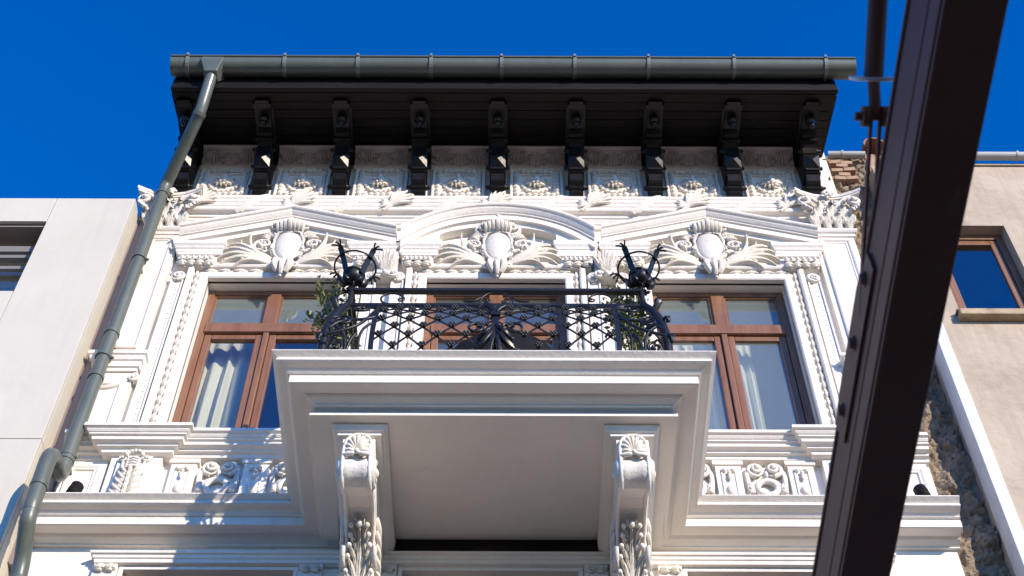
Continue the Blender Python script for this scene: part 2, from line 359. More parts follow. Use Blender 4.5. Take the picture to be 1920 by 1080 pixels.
for c in WC:
    z0 = 10.83 if c else 9.96; zt = 13.16; hw = .62 if c else .64
    mb = MB()
    mb.prof_xz([(c - hw, z0), (c - hw, zt), (c + hw, zt), (c + hw, z0)],
               [(0, .02), (0, -.045), (.012, -.055), (.075, -.055), (.078, -.008), (.134, -.008), (.137, -.075), (.15, -.085), (.188, -.085), (.192, -.075), (.192, .02)])
    su = obj('window_surround', mb, 'stucco', H)
    lm = MB(); q = .106
    leaf_run(lm, (c - hw - q, z0 + .03), (c - hw - q, zt + q), -.022, (1, 0))
    leaf_run(lm, (c + hw + q, z0 + .03), (c + hw + q, zt + q), -.022, (1, 0))
    leaf_run(lm, (c - .12, zt + q), (c - hw - q + .05, zt + q), -.022, (0, 1))
    leaf_run(lm, (c + .12, zt + q), (c + hw + q - .05, zt + q), -.022, (0, 1))
    obj('leaf_moulding', lm, 'relief', su)
    # narrow beaded strips beside each surround
    for s in (-1, 1):
        a, b = sorted((c + s * (hw + .21), c + s * (hw + .325)))
        t = MB(); t.box(a, b, -.05, .01, z0, 13.1); t.box(a, a + .014, -.066, -.05, z0, 13.1); t.box(b - .014, b, -.066, -.05, z0, 13.1)
        st_ = obj('beaded_strip', t, 'stucco', H)
        t = MB(); z = z0 + .06; mid = (a + b) / 2
        while z < 13.0:
            t.blob((mid + .012, -.05, z), (.016, .007, .010), 6, 4); z += .074
        obj('bead_row', t, 'relief', st_)
        t = MB(); vx = mid
        t.spiral((vx, -.07, 13.155), .062, .012, 1.5, .02, a0=-PI / 2, sgn=-s, lift=.01)
        t.lathe([(.062, -.075), (.066, -.05), (.066, .01)], (vx, 0, 13.155), 16, 'y')
        obj('volute', t, 'relief', st_)

# --- cartouche: shield, shell crown and acanthus sprays
def cartouche(mb, cx, cz, y, s=1.0, sz=1.1):
    q = lambda x, z, d=0: V((cx + x * s, y - d, cz + z * sz))
    def crv(pts, w, h, tip=.25, lobes=0):
        mb.blade(bez4(*[q(*p) for p in pts], 11), lambda f: w * s * (min(1, f * 5 + .35)) * (1 - (1 - tip) * f ** 1.6), h, lobes=lobes, depth=.2)
    # shield: broad shoulders, tapering to a point
    rows = []
    for i in range(10):
        f = i / 9; zz = .175 - .375 * f; ww = .134 * (1 - f ** 2.4) ** .6 * (.80 + .20 * min(1, f * 4)) + .006
        rows.append([q(ww * math.sin(a) * 1.04, zz, .035 + .075 * math.cos(a) * (1 - .5 * f)) for a in [PI * (k / 8 - .5) * 1.05 for k in range(9)]])
    mb.rows(rows, False, False, True)
    st0 = mb.mark()
    # curled strapwork rim of the shield
    mb.tube([q(*p) for p in ((0, .20, .09), (.05, .215, .09), (.11, .205, .08), (.15, .14, .05), (.142, .05, .05), (.145, -.02, .05), (.115, -.10, .05), (.06, -.175, .06), (.02, -.215, .07))], [.013, .016, .018, .016, .012, .016, .014, .014, .012], 7)
    mb.spiral(q(.148, .18, .05), .035, .008, 1.2, .014, a0=PI * .9, sgn=-1, lift=.03)
    mb.spiral(q(.15, -.03, .05), .026, .007, 1.2, .012, a0=PI * .5, sgn=-1, lift=.03)
    # ring volute with a rosette
    mb.spiral(q(.255, .075, .02), .112, .03, 1.5, .019, a0=-PI * .75, sgn=1, lift=.05, tr1=.010)
    for k in range(6):
        a = k * PI / 3; mb.blob(q(.255 + .024 * math.cos(a), .075 + .024 * math.sin(a), .05), .017 * s, 6, 4)
    # horns curling upwards
    crv(((.13, -.22, .02), (.25, -.17, .07), (.40, -.05, .08), (.385, .19, .09)), .034, .026, .2)
    crv(((.18, -.19, .02), (.30, -.15, .06), (.47, -.04, .07), (.475, .10, .07)), .028, .022, .2)
    crv(((.15, -.12, .02), (.22, -.09, .06), (.33, -.10, .06), (.365, .03, .05)), .024, .02, .3)
    crv(((.12, -.10, .02), (.17, -.04, .06), (.17, .02, .06), (.145, .08, .05)), .018, .018, .3)
    # long sprays of acanthus, upper and lower layer
    for (x1, z1, x2, z2, x3, z3, w) in ((.26, -.12, .46, .06, .60, .015, .030), (.28, -.15, .50, .01, .655, -.07, .031), (.28, -.18, .50, -.06, .665, -.16, .032), (.26, -.215, .46, -.12, .625, -.245, .030), (.22, -.245, .36, -.175, .49, -.285, .027)):
        crv(((.10, -.225, .02), (x1, z1, .06), (x2, z2, .11), (x3, z3, .045)), w, .036, .25)
    for (x, z, dx, dz) in ((.33, -.085, .07, .075), (.40, -.07, .06, .07), (.30, -.15, .05, -.06), (.38, -.16, .06, -.06), (.46, -.1, .07, .05), (.24, -.02, .05, .045)):
        crv(((x, z, .05), (x + dx * .3, z + dz * .6, .09), (x + dx * .8, z + dz * .9, .09), (x + dx, z + dz * .7, .06)), .014, .016)
    for (x, z, r) in ((.19, -.205, .024), (.15, -.15, .018), (.34, .03, .016), (.175, -.04, .014), (.45, -.215, .013), (.155, .03, .012), (.21, .185, .02), (.245, .20, .014)):
        mb.blob(q(x, z, .05), r * s, 7, 4)
    # tufts above the volute
    for k in range(5):
        a = .2 + k * .42; crv(((.20, .15, .03), (.20 + .04 * math.cos(a), .15 + .05 * math.sin(a), .07), (.20 + .07 * math.cos(a), .15 + .08 * math.sin(a), .07), (.20 + .095 * math.cos(a), .15 + .10 * math.sin(a), .04)), .014, .016)
    # half of the fluted crown with its end roll
    for k in range(4):
        x = .004 + .042 * k
        crv(((x * .8, .205, .05), (x * 1.0, .24, .19 - .015 * k), (x * 1.1, .33, .20 - .015 * k), (x * .95, .415 - .025 * k, .06)), .024, .026, .9)
    mb.spiral(q(.168, .285, .05), .07, .012, 1.6, .023, a0=-PI * .6, sgn=1, lift=.06)
    crv(((.0, .435, .08), (.08, .44, .11), (.15, .40, .10), (.205, .30, .06)), .018, .02, .5)
    crv(((.17, .25, .04), (.22, .24, .06), (.25, .21, .06), (.27, .215, .04)), .014, .016, .4)
    # lobes at the foot
    crv(((.03, -.19, .04), (.09, -.24, .12), (.09, -.34, .14), (.035, -.40, .09)), .040, .034, .6)
    mb.spiral(q(.105, -.265, .05), .045, .008, 1.2, .017, a0=PI * .6, sgn=-1, lift=.03)
    mb.mirror_x(st0, cx)
    crv(((0, -.21, .07), (0, -.28, .15), (0, -.38, .15), (0, -.44, .10)), .034, .028, .5)
    mb.blob(q(0, -.475, .1), .018 * s, 8, 5); mb.blob(q(0, -.225, .11), .026 * s, 8, 5); mb.blob(q(0, .445, .11), .028 * s, 8, 5)

RAKE = [(0, .04), (0, -.235), (-.020, -.237), (-.032, -.228), (-.038, -.212), (-.055, -.203), (-.078, -.182), (-.088, -.168), (-.098, -.168), (-.102, -.150), (-.175, -.150), (-.178, -.118), (-.198, -.112), (-.212, -.10), (-.212, .04)]
PCX = {WC[0]: -1.985, WC[1]: .012, WC[2]: 2.03}
for c in WC:
    side = c != 0; hwp = 1.03 if side else .92; ze = 13.80 if side else 13.79; za = 14.145 if side else 14.20; c = PCX[c]
    if side: path = [(c - hwp, ze), (c, za), (c + hwp, ze)]
    else:
        rise = za - ze; R = (hwp ** 2 + rise ** 2) / (2 * rise); a1 = math.asin(hwp / R)
        path = [(c + R * math.sin(a), za - R + R * math.cos(a)) for a in [-a1 + 2 * a1 * k / 22 for k in range(23)]]
    mb = MB(); mb.prof_xz(path, RAKE, plumb=True)
    ped = obj('pediment', mb, 'stucco', H)
    zl = 13.36
    under = lambda x: (za - (za - ze) * abs(x) / hwp if side else za - R + math.sqrt(R * R - x * x)) - .20
    ow = .60 if side else .56
    top = lambda x: under(x) - .035
    xsr = [-.98 * hwp] + [ow * k / 6 for k in range(-6, 7)] + [.98 * hwp]
    t = MB(); sec = [(x, zl + .1) for x in (-.98 * hwp, -ow)] + [(ow * k / 6, min(top(ow * k / 6), 99 if side else 99)) for k in range(-6, 7)] + [(x, zl + .1) for x in (ow, .98 * hwp)]
    t.rows([[(c + x, -.105, under(x)), (c + x, .02, under(x)), (c + x, .02, b), (c + x, -.105, b)] for x, b in sec], True)
    obj('tympanum_band', t, 'stucco', ped)
    bx('tympanum', 'stucco', ped, c - ow - .05, c + ow + .05, -.012, .015, zl - .02, za - .2)
    for s in (-1, 1):                                     # end blocks carrying the cornice
        a, b = sorted((c + s * (ow + .06), c + s * (hwp - .045)))
        t = MB(); zt = under(hwp - .05) + .02
        t.prof_xy([(a, .01), (a, -.06), (b, -.06), (b, .01)], [(-.03, 13.36), (.02, 13.36), (.02, 13.46), (.03, 13.465), (.035, 13.485), (.05, 13.50), (.052, 13.545), (.06, 13.55), (.07, 13.575), (.085, 13.595), (.088, 13.61), (.088, zt), (-.03, zt)])
        eb = obj('end_block', t, 'stucco', ped)
        t = MB(); n = 6
        for k in range(n):                                # egg row and leaf row
            x = a + (b - a) * (k + .5) / n
            t.blob((x, -.105, 13.408), (.017, .024, .03), 8, 5); t.tube([(x - .022, -.10, 13.44), (x - .02, -.115, 13.40), (x, -.105, 13.372), (x + .02, -.115, 13.40), (x + .022, -.10, 13.44)], .005, 5)
        leaf_run(t, (a, 13.32), (b, 13.32), -.085, (0, 1), .07, .034)
        t.box(a, b, -.085, .01, 13.285, 13.36)
        obj('egg_and_leaf_row', t, 'relief', eb)
    t = MB(); cartouche(t, c, 13.60, -.03, .94 if side else .90, 1.10)
    obj('cartouche', t, 'relief', ped)

# acanthus consoles in the gaps between the pediments
for x in (-1.02, 1.02):
    t = MB(); t.box(x - .1, x + .1, -.10, .01, 13.12, 13.55)
    for k in range(9):
        a = -1.35 + 2.7 * k / 8; L = 1 - .25 * (k % 2)
        t.blade(bez((x + .015 * a, -.1, 13.17), (x + .07 * math.sin(a), -.15, 13.28), (x + .12 * L * math.sin(a), -.165 - .03 * math.cos(a), 13.30 + .17 * L * math.cos(a)), 7), .02, .024, lobes=3, depth=.25)
    for s in (-1, 1): t.spiral((x + s * .075, -.11, 13.13), .055, .01, 1.4, .018, a0=PI / 2, sgn=s, lift=.03)
    t.blob((x, -.14, 13.12), .03, 8, 5)
    obj('acanthus_console', t, 'relief', H)

# --- reeded moulding with crossing ribbons under the eaves frieze
mb = MB()
mb.prof_xy([(XL + .0, 0), (XR, 0)], [(-.02, 14.16), (.04, 14.16), (.045, 14.19), (.06, 14.195), (.06, 14.225), (.075, 14.24), (.075, 14.545), (-.02, 14.56)])
rm = obj('reeded_moulding', mb, 'stucco', H)
for k, z in enumerate((14.275, 14.345, 14.415, 14.485)):
    t = MB(); t.lathe([(.037, XL + .06), (.037, XR - .06)], (0, -.085, z), 12, 'x'); obj('reed', t, 'stucco', rm)
knot = MB()
for k in range(9):
    a = -.55 + k * .27; L = random.uniform(.85, 1.1)
    d = V((math.cos(a + .3) * .19 * L, 0, math.sin(a + .3) * .18 * L))
    knot.blade(bez((-.10, -.03, -.10), (-.05 + d.x * .3, -.09, -.02 + d.z * .4), (d.x, -.06 - .03 * (k % 2), d.z * .95), 7), .021, .026, lobes=2, depth=.2)
for k in range(4): knot.blade(bez((-.08, -.04, -.06), (-.14, -.08, -.1 + .03 * k), (-.19, -.05, -.13 + .05 * k), 5), .02, .02)
for w in (-1, 1): knot.blade(bez4((-.16, -.03, -.13 + .03 * w), (-.06, -.07, -.1), (.05, -.07, .08), (.15, -.03, .13 + .03 * w), 8), lambda f: .02, .02)
knot = knot.mesh('leaf_knot')
cross = MB(); cross.blade(bez4((-.16, -.012, -.14), (-.06, -.05, -.09), (.06, -.05, .09), (.16, -.012, .14), 8), lambda f: .042, .016)
cross.blade(bez4((-.10, -.01, -.14), (.0, -.045, -.09), (.10, -.045, .09), (.2, -.01, .14), 8), lambda f: .02, .014)
cross = cross.mesh('ribbon')
for k in range(7):
    obj('leaf_knot', knot, 'relief', rm, (-2.925 + .975 * k, -.095, 14.385)).scale = (random.uniform(.82, .92), .7, random.uniform(.82, .92))
    if k < 6: obj('ribbon', cross, 'relief', rm, (-2.925 + .975 * (k + .52), -.088, 14.38))
mb = MB(); mb.prof_xy([(XL, 0), (XR, 0)], [(-.02, 14.05), (.03, 14.05), (.034, 14.09), (.05, 14.1), (.05, 14.13), (-.02, 14.13)])
obj('fillet_band', mb, 'stucco', H)

# --- eaves frieze: eight square panels, cove reliefs
PX = [(i + .5) * .795 for i in range(-4, 4)]; BX = [i * .795 for i in range(-4, 5)]
pan = MB(); hw = .27; z0, z1 = 14.57, 15.15
pan.prof_xz([(-hw, z0), (-hw, z1), (hw, z1), (hw, z0), (-hw, z0)], [(0, .01), (0, -.055), (-.016, -.06), (-.024, -.045), (-.03, -.045), (-.034, -.03), (-.085, -.03), (-.088, -.042), (-.1, -.042), (-.104, -.016), (-.104, .01)])
pan.box(-hw + .1, hw - .1, -.018, .012, z0 + .1, z1 - .1)
pan = pan.mesh('frieze_panel')
zc = (z0 + z1) / 2 + .01
med = MB(); med.torus((0, -.03, zc - .02), .135, .016, 'y', 28, 7)
med.lathe([(.12, -.03), (.10, -.034), (.01, -.034)], (0, 0, zc - .02), 20, 'y')
for k in range(11):
    a = k * 2 * PI / 11; med.blade(bez((.02 * math.cos(a), -.04, zc + .02 * math.sin(a)), (.06 * math.cos(a + .3), -.08, zc + .06 * math.sin(a + .3)), (.105 * math.cos(a + .5), -.05, zc + .10 * math.sin(a + .5)), 5), .014, .02)
for k in range(16):
    a = random.uniform(0, 2 * PI); r = .075 * random.random() ** .5; med.blob((r * math.cos(a), -.07 - .02 * random.random(), zc + .01 + r * 1.1 * math.sin(a)), random.uniform(.010, .020), 6, 4)
med.blob((.0, -.09, zc + .055), (.024, .022, .028), 8, 5); med.blob((.01, -.085, zc - .0), (.034, .024, .045), 8, 5)
for k in range(9):
    a = PI + PI * (k + .5) / 9; med.blob((.15 * math.cos(a), -.045, zc - .02 + .15 * math.sin(a)), .017, 6, 4)
med = med.mesh('medallion')
bor = MB()
for (a, b, s) in (((-.208, z0 + .05), (-.208, z1 - .06), (1, 0)), ((.208, z0 + .05), (.208, z1 - .06), (1, 0)), ((-.17, z1 - .06), (.19, z1 - .06), (0, 1)), ((-.17, z0 + .06), (.19, z0 + .06), (0, 1))):
    leaf_run(bor, a, b, -.03, s, .06, .024)
bor = bor.mesh('border_leaves')
cov = MB(); w = .30
crow = lambda x: [(x, .01, 15.17), (x, -.03, 15.17), (x, -.035, 15.2), (x, -.04, 15.26), (x, -.055, 15.33), (x, -.085, 15.395), (x, -.12, 15.43), (x, -.15, 15.44), (x, -.15, 15.47), (x, .01, 15.47)]
cov.rows([crow(-w), crow(w)], True); cov = cov.mesh('cove_panel')
cr = MB()
def cvy(z): return -.036 - .1 * max(0, (z - 15.24) / .19) ** 2.2
for cx in (-.175, .175):
    for k in range(7):
        a = -1.25 + 2.5 * k / 6; L = .15 - .03 * abs(a)
        p0 = V((cx + .012 * a, 0, 15.385)); p2 = V((cx + .085 * math.sin(a), 0, 15.385 - L * math.cos(a) ** .5 if math.cos(a) > 0 else 15.36)); pm = (p0 + p2) / 2 + V((.03 * math.sin(a), 0, 0))
        cr.blade([(p.x, cvy(p.z) - .01 - .03 * math.sin(PI * q / 6), p.z) for q, p in enumerate(bez(p0, pm, p2, 6))], .012, .026)
    cr.blob((cx, cvy(15.385) - .02, 15.39), .022, 7, 4)
for cx in (-.275, -.075, .075, .275):
    cr.spiral((cx, cvy(15.36) - .01, 15.365), .036, .007, 1.3, .012, a0=-PI / 2, sgn=1 if cx < 0 else -1)
    for k in range(3): cr.blade([(cx + .02 * (k - 1) * q / 4, cvy(15.33 - .025 * q) - .01 - .02 * math.sin(PI * q / 4), 15.33 - .024 * q) for q in range(5)], .009, .014)
for k in range(8): cr.blob((0, cvy(15.225 + .023 * k) - .008, 15.225 + .023 * k), .011, 6, 4)
for cx in (-.03, .03): cr.tube([(cx, cvy(15.22 + .02 * k) - .004, 15.22 + .02 * k) for k in range(10)], .006, 5)
cr = cr.mesh('palmettes')
for x in PX:
    o = obj('frieze_panel', pan, 'stucco', H, (x, 0, 0)); obj('medallion', med, 'relief', o); obj('border_leaves', bor, 'relief', o)
    o = obj('cove_panel', cov, 'stucco', H, (x, 0, 0)); obj('palmettes', cr, 'relief', o)

# --- timber eaves
EL, ER = -3.27, 3.40
so = lambda y: 15.475 + (y + .10) * .31                    # underside of the soffit at depth y
for k in range(7):
    ya, yb = -.06 - k * .118, -.06 - (k + 1) * .118 + .008; dz = random.uniform(-.004, .006)
    t = MB(); t.poly([(ya, so(ya) + dz), (ya, so(ya) + .03), (yb, so(yb) + .03), (yb, so(yb) + dz)], EL + random.uniform(-.004, .004), ER + random.uniform(-.004, .004), 'x')
    obj('soffit_board', t, 'eave', H)
t = MB(); t.poly([(.05, so(.05) + .04), (-.9, so(-.9) + .035), (-.93, so(-.9) + .2), (.05, so(.05) + .3)], EL - .02, ER + .02, 'x'); obj('eave_boarding', t, 'eave', H)
bx('fascia_board', 'eave', H, EL - .015, ER + .02, -.945, -.895, so(-.9) - .012, so(-.9) + .085, bevel=.006)
t = MB(); t.box(EL - .005, ER + .005, -.93, -.86, so(-.9) + .09, 15.50); obj('gutter_board', t, 'eave', H)
t = MB(); t.poly([(9, 16.9), (3, 17.9), (-.98, 15.62), (-.98, 15.56), (0, 15.7), (9, 15.6)], EL - .05, ER + .05, 'x'); obj('roof', t, 'eave', H)
for sx in (EL, ER):
    t = MB(); t.poly([(.0, so(0)), (-.86, so(-.86)), (-.86, so(-.86) + .12), (0, so(0) + .12)], sx - .02, sx + .02, 'x'); obj('barge_board', t, 'eave', H)
# carved bracket
br = MB(); bw = .068
br.poly([(.01, 14.47), (-.10, 14.47), (-.10, 14.56), (-.12, 14.58), (-.12, 14.61), (-.145, 14.63), (-.145, 14.66), (-.17, 14.68), (-.19, 14.70), (-.21, 14.80), (-.25, 14.82), (-.30, 15.0), (-.30, 15.03), (-.315, 15.04), (-.33, 15.12), (-.36, 15.15), (-.39, 15.165), (-.39, 15.20), (-.43, 15.21), (-.47, 15.26), (-.58, 15.275), (-.70, 15.262), (-.74, 15.22), (-.80, 15.215), (-.80, so(-.8) + .002), (.01, so(0) - .01)], -bw, bw, 'x')
for y, z in ((-.37, 15.175), (-.74, 15.23)): br.box(-bw - .02, bw + .02, y - .025, y + .02, z - .015, z + .03)
br.box(-bw - .014, bw + .014, -.225, -.0, 14.80, 14.825)
br.box(-bw - .03, bw + .03, -.84, -.0, so(-.5) - .0 - .0 if False else 15.30, 15.33)
br = br.mesh('eave_bracket')
boss = MB(); a, b = bw + .012, .085
n_ = V((0, -.92, -.39)); c0 = V((0, -.285, 14.915)); up = V((0, -.39, .92))
cs = [c0 + V((sx * a, 0, 0)) + up * sz * b for sx, sz in ((-1, -1), (1, -1), (1, 1), (-1, 1))]
boss.add(cs + [q - n_ * .10 for q in cs] + [c0 + n_ * .046], [(0, 1, 8), (1, 2, 8), (2, 3, 8), (3, 0, 8), (0, 4, 5, 1), (1, 5, 6, 2), (2, 6, 7, 3), (3, 7, 4, 0)]); boss = boss.mesh('diamond_boss')
fin = MB(); fin.lathe([(.022, .0), (.024, -.02), (.05, -.045), (.056, -.075), (.042, -.105), (.02, -.118), (.03, -.13), (.036, -.15), (.026, -.175), (.004, -.186)], (0, -.58, 15.285), 14); fin = fin.mesh('finial')
kn = MB(); kn.lathe([(.03, 0), (.03, .015), (.018, .02), (.024, .035), (.018, .05), (.003, .055)], (0, 0, 0), 10, 'x'); kn = kn.mesh('side_knob')
for x in BX:
    o = obj('eave_bracket', br, 'bracket', H, (x, 0, 0)); obj('diamond_boss', boss, 'boss', o); obj('finial', fin, 'boss', o)
    for s in (-1, 1):
        for y, z in ((-.20, 14.92), (-.12, 14.66), (-.30, 15.09)):
            k = obj('side_knob', kn, 'bracket', o, (s * bw, y, z)); k.scale = (s, 1, 1)

# --- corner pilasters with Corinthian capitals
for s in (-1, 1):
    x0, x1 = (-3.37, -3.045) if s < 0 else (3.05, 3.44)
    mb = MB(); mb.box(x0, x1, -.06, .01, 11.95, 13.93)
    mb.prof_xz([(x0 + .05, 12.05), (x0 + .05, 13.8), (x1 - .05, 13.8), (x1 - .05, 12.05), (x0 + .05, 12.05)], [(0, -.05), (0, -.078), (-.012, -.085), (-.024, -.078), (-.03, -.068), (-.045, -.068), (-.045, -.05)])
    pl = obj('pilaster', mb, 'stucco', H)
    t = MB(); t.prof_xy([(x0, .01), (x0, -.06), (x1, -.06), (x1, .01)], [(-.02, 13.86), (.015, 13.86), (.02, 13.88), (.012, 13.9), (.03, 13.91), (.045, 13.93), (.045, 13.95), (.02, 13.965), (-.02, 13.97)])
    obj('necking', t, 'stucco', pl)
    t = MB(); cx = (x0 + x1) / 2 + .02 * s; rows = []                          # bell
    t.rows([[(cx - w, -.03, z), (cx - w, -d, z), (cx + w, -d, z), (cx + w, -.03, z)] for w, d, z in ((.17, .08, 13.96), (.175, .09, 14.15), (.21, .12, 14.32), (.25, .15, 14.39))], True)
    cap = obj('capital', t, 'relief', pl)
    t = MB()
    for row, (n, zb, hh, ww) in enumerate(((4, 13.97, .17, .06), (3, 14.02, .25, .062))):
        for k in range(n):
            x = cx + (k - (n - 1) / 2) * .105; f = (x - cx) * .18
            t.blade(bez4((x, -.08, zb), (x, -.13, zb + hh * .5), (x + f * .5, -.13, zb + hh * 1.05), (x + f, -.215 - .02 * row, zb + hh * .88), 9), .055, .028, lobes=4, depth=.3)
            for q in (-1, 1): t.blade(bez((x, -.09, zb + .03), (x + q * .05, -.14, zb + hh * .55), (x + q * .06, -.16, zb + hh * .75), 5), .026, .02)
    for q in (-1, 1):
        t.spiral((cx + q * .235, -.17, 14.325), .07, .012, 1.6, .024, a0=PI * .5, sgn=-q, lift=.05)
        t.blade(bez4((cx + q * .03, -.12, 14.12), (cx + q * .05, -.16, 14.28), (cx + q * .14, -.18, 14.36), (cx + q * .23, -.2, 14.4), 8), .022, .02)
        t.spiral((cx + q * .06, -.15, 14.32), .042, .008, 1.3, .015, a0=PI * .5, sgn=q, lift=.03)
        for k in range(4): t.blade(bez((cx + q * .2, -.13, 14.2), (cx + q * (.22 + .02 * k), -.2, 14.2 + .02 * k), (cx + q * (.2 + .03 * k), -.21, 14.13 + .035 * k), 5), .03, .02)
    obj('acanthus_leaves', t, 'relief', cap)
    t = MB(); pts = [(cx - .31, -.24)] + [(cx + .31 * f, -.24 + .09 * (1 - f * f)) for f in (-.75, -.4, 0, .4, .75)] + [(cx + .31, -.24), (cx + .29, .01), (cx - .29, .01)]
    t.poly(pts, 14.40, 14.43, 'z'); t.poly([(cx + (x - cx) * 1.04, y * 1.04 - .002) for x, y in pts], 14.43, 14.475, 'z')
    for k in range(6): a = k * PI / 3; t.blade(bez((cx, -.19, 14.43), (cx + .03 * math.cos(a), -.23, 14.43 + .03 * math.sin(a)), (cx + .06 * math.cos(a), -.2, 14.43 + .055 * math.sin(a)), 4), .022, .016)
    t.blob((cx, -.215, 14.43), .024, 8, 5)
    obj('abacus', t, 'relief', cap)
    # pedestal and its cap
    t = MB(); t.box(x0 - .0, x1, -.075, .01, 10.83, 11.72); t.prof_xz([(x0 + .06, 10.95), (x0 + .06, 11.55), (x1 - .06, 11.55), (x1 - .06, 10.95), (x0 + .06, 10.95)], [(0, -.07), (0, -.09), (-.02, -.095), (-.03, -.07)])
    pd = obj('pedestal', t, 'stucco', H)
    t = MB(); t.prof_xy([(x0, .01), (x0, -.075), (x1, -.075), (x1, .01)], [(-.02, 11.70), (.02, 11.70), (.025, 11.735), (.04, 11.74), (.045, 11.80), (.06, 11.81), (.075, 11.85), (.09, 11.86), (.09, 11.90), (.06, 11.905), (.05, 11.93), (.02, 11.965), (-.02, 11.97)])
    obj('pedestal_cap', t, 'stucco', pd)
    t = MB(); t.spiral((x0 + .33 if s < 0 else x0 + .03, -.08, 11.62), .05, .01, 1.4, .018, a0=PI / 2, sgn=s, lift=.02)
    t.blade(bez4((x0 + .05 if s < 0 else x1 - .05, -.07, 11.5), (x0 + .12, -.09, 11.47), (x0 + .22, -.09, 11.5), (x0 + .3 if s < 0 else x0 + .06, -.08, 11.6), 8), .024, .016)
    obj('scroll', t, 'relief', pd)

# --- sill course and its carved frieze
SILL = [(-.06, 10.845), (.19, 10.828), (.195, 10.79), (.17, 10.783), (.172, 10.772), (.158, 10.755), (.15, 10.752), (.148, 10.738), (.128, 10.73), (.125, 10.70), (.085, 10.69), (.08, 10.672), (.05, 10.665), (.045, 10.635), (.02, 10.63), (-.06, 10.63)]
for s in (-1, 1):
    pth = [(XL, .0), (-3.03, .0), (-3.03, -.075), (-2.56, -.075), (-2.56, -.02), (-.86, -.02)]
    if s > 0: pth = [(-x, y) for x, y in pth[::-1]]; pth[-1] = (XR, .0)
    mb = MB(); mb.prof_xy(pth, SILL); sc = obj('sill_course', mb, 'stucco', H)
    # pedestal block with acanthus console below the projecting sill
    cx = s * 2.795; t = MB(); t.box(cx - .2, cx + .2, -.075, .01, 9.96, 10.66); t.box(cx - .13, cx + .13, -.11, -.075, 9.96, 10.6)
    pb = obj('pedestal_block', t, 'stucco', H)
    t = MB()
    for k in range(7):
        z = 10.42 - .068 * k; w_ = .075 + .008 * k
        for q in (-1, 1):
            t.blade(bez4((cx + q * .008, -.115, z - .07), (cx + q * w_ * .5, -.165, z - .035), (cx + q * w_ * .95, -.165, z - .02), (cx + q * w_ * 1.1, -.13, z + .045), 6), .016, .02)
            t.blade(bez4((cx + q * .008, -.115, z - .10), (cx + q * w_ * .4, -.15, z - .07), (cx + q * w_ * .8, -.15, z - .05), (cx + q * w_, -.125, z - .005), 6), .011, .016)
        t.blade(bez((cx, -.125, z - .08), (cx, -.18, z - .02), (cx, -.145, z + .03), 5), .016, .022)
    for k in range(7): a = -1.5 + .5 * k; t.blob((cx + .062 * math.sin(a), -.15, 10.57 + .045 * math.cos(a)), .019, 7, 4)
    t.box(cx - .05, cx + .05, -.14, -.11, 10.44, 10.57)
    for k in range(4): t.tube([(cx - .055, -.125, 10.455 + .03 * k), (cx, -.155, 10.45 + .03 * k), (cx + .055, -.125, 10.455 + .03 * k)], .011, 6)
    for q in (-1, 1):
        t.spiral((cx + q * .085, -.115, 10.55), .034, .007, 1.3, .012, a0=PI / 2, sgn=-q, lift=.03); t.tube([(cx + q * .085, -.12, 10.52), (cx + q * .075, -.13, 10.45), (cx + q * .09, -.12, 10.38)], .012, 6)
    obj('acanthus_leaf', t, 'relief', pb)
    # side panel at the corner
    a, b = (-3.36, -3.03) if s < 0 else (3.03, 3.42)
    t = MB(); t.box(a, b, -.03, .01, 9.96, 10.63)
    t.prof_xz([(a + .04, 10.0), (a + .04, 10.56), (b - .04, 10.56), (b - .04, 10.0), (a + .04, 10.0)], [(0, -.02), (0, -.05), (-.015, -.055), (-.03, -.045), (-.045, -.045), (-.055, -.02)])
    obj('corner_panel', t, 'stucco', H)
    # relief units: scroll units alternate with plain blocks
    for k in range(5):
        x = s * (2.42 - .285 * k)
        if k % 2 == 0:
            t = MB(); t.box(x - .1, x + .1, -.045, .01, 9.97, 10.60); t.box(x - .12, x + .12, -.06, .01, 10.585, 10.63)
            t.prof_xz([(x - .06, 10.02), (x - .06, 10.54), (x + .06, 10.54), (x + .06, 10.02), (x - .06, 10.02)], [(0, -.04), (0, -.055), (-.012, -.055), (-.015, -.04)])
            fb = obj('frieze_block', t, 'stucco', H)
            t = MB()
            for q in (-1, 0, 1): t.blob((x + q * .035, -.06, 10.515 - (.03 if q == 0 else 0)), .02, 7, 4)
            t.blade(bez((x, -.05, 10.48), (x, -.08, 10.44), (x, -.06, 10.4), 4), .016, .014); t.blob((x, -.045, 10.30), (.042, .03, .055), 10, 6)
            obj('flower_drop', t, 'relief', fb)
        else:
            t = MB()
            for q in (-1, 1):
                t.spiral((x + q * .072, -.03, 10.545), .07, .012, 1.6, .021, a0=-PI / 2, sgn=q, lift=.03)
                t.lathe([(.068, -.03), (.06, -.01), (.06, .01)], (x + q * .072, 0, 10.545), 14, 'y')
                t.blade(bez4((x + q * .14, -.02, 10.55), (x + q * .16, -.05, 10.45), (x + q * .13, -.05, 10.36), (x + q * .15, -.02, 10.26), 7), .022, .018)
                for j in range(3): t.blade(bez((x + q * .1, -.02, 10.3), (x + q * (.13), -.06, 10.3 + .04 * j), (x + q * .145, -.03, 10.28 + .055 * j), 4), .02, .016)
                t.blob((x + q * .13, -.04, 10.33), .02, 6, 4)
            t.torus((x, -.03, 10.34), .078, .026, 'y', 22, 8); t.torus((x, -.02, 10.34), .115, .012, 'y', 22, 6, 0, PI)
            t.blob((x, -.05, 10.47), (.02, .03, .035), 7, 5)
            obj('scroll_relief', t, 'relief', H)

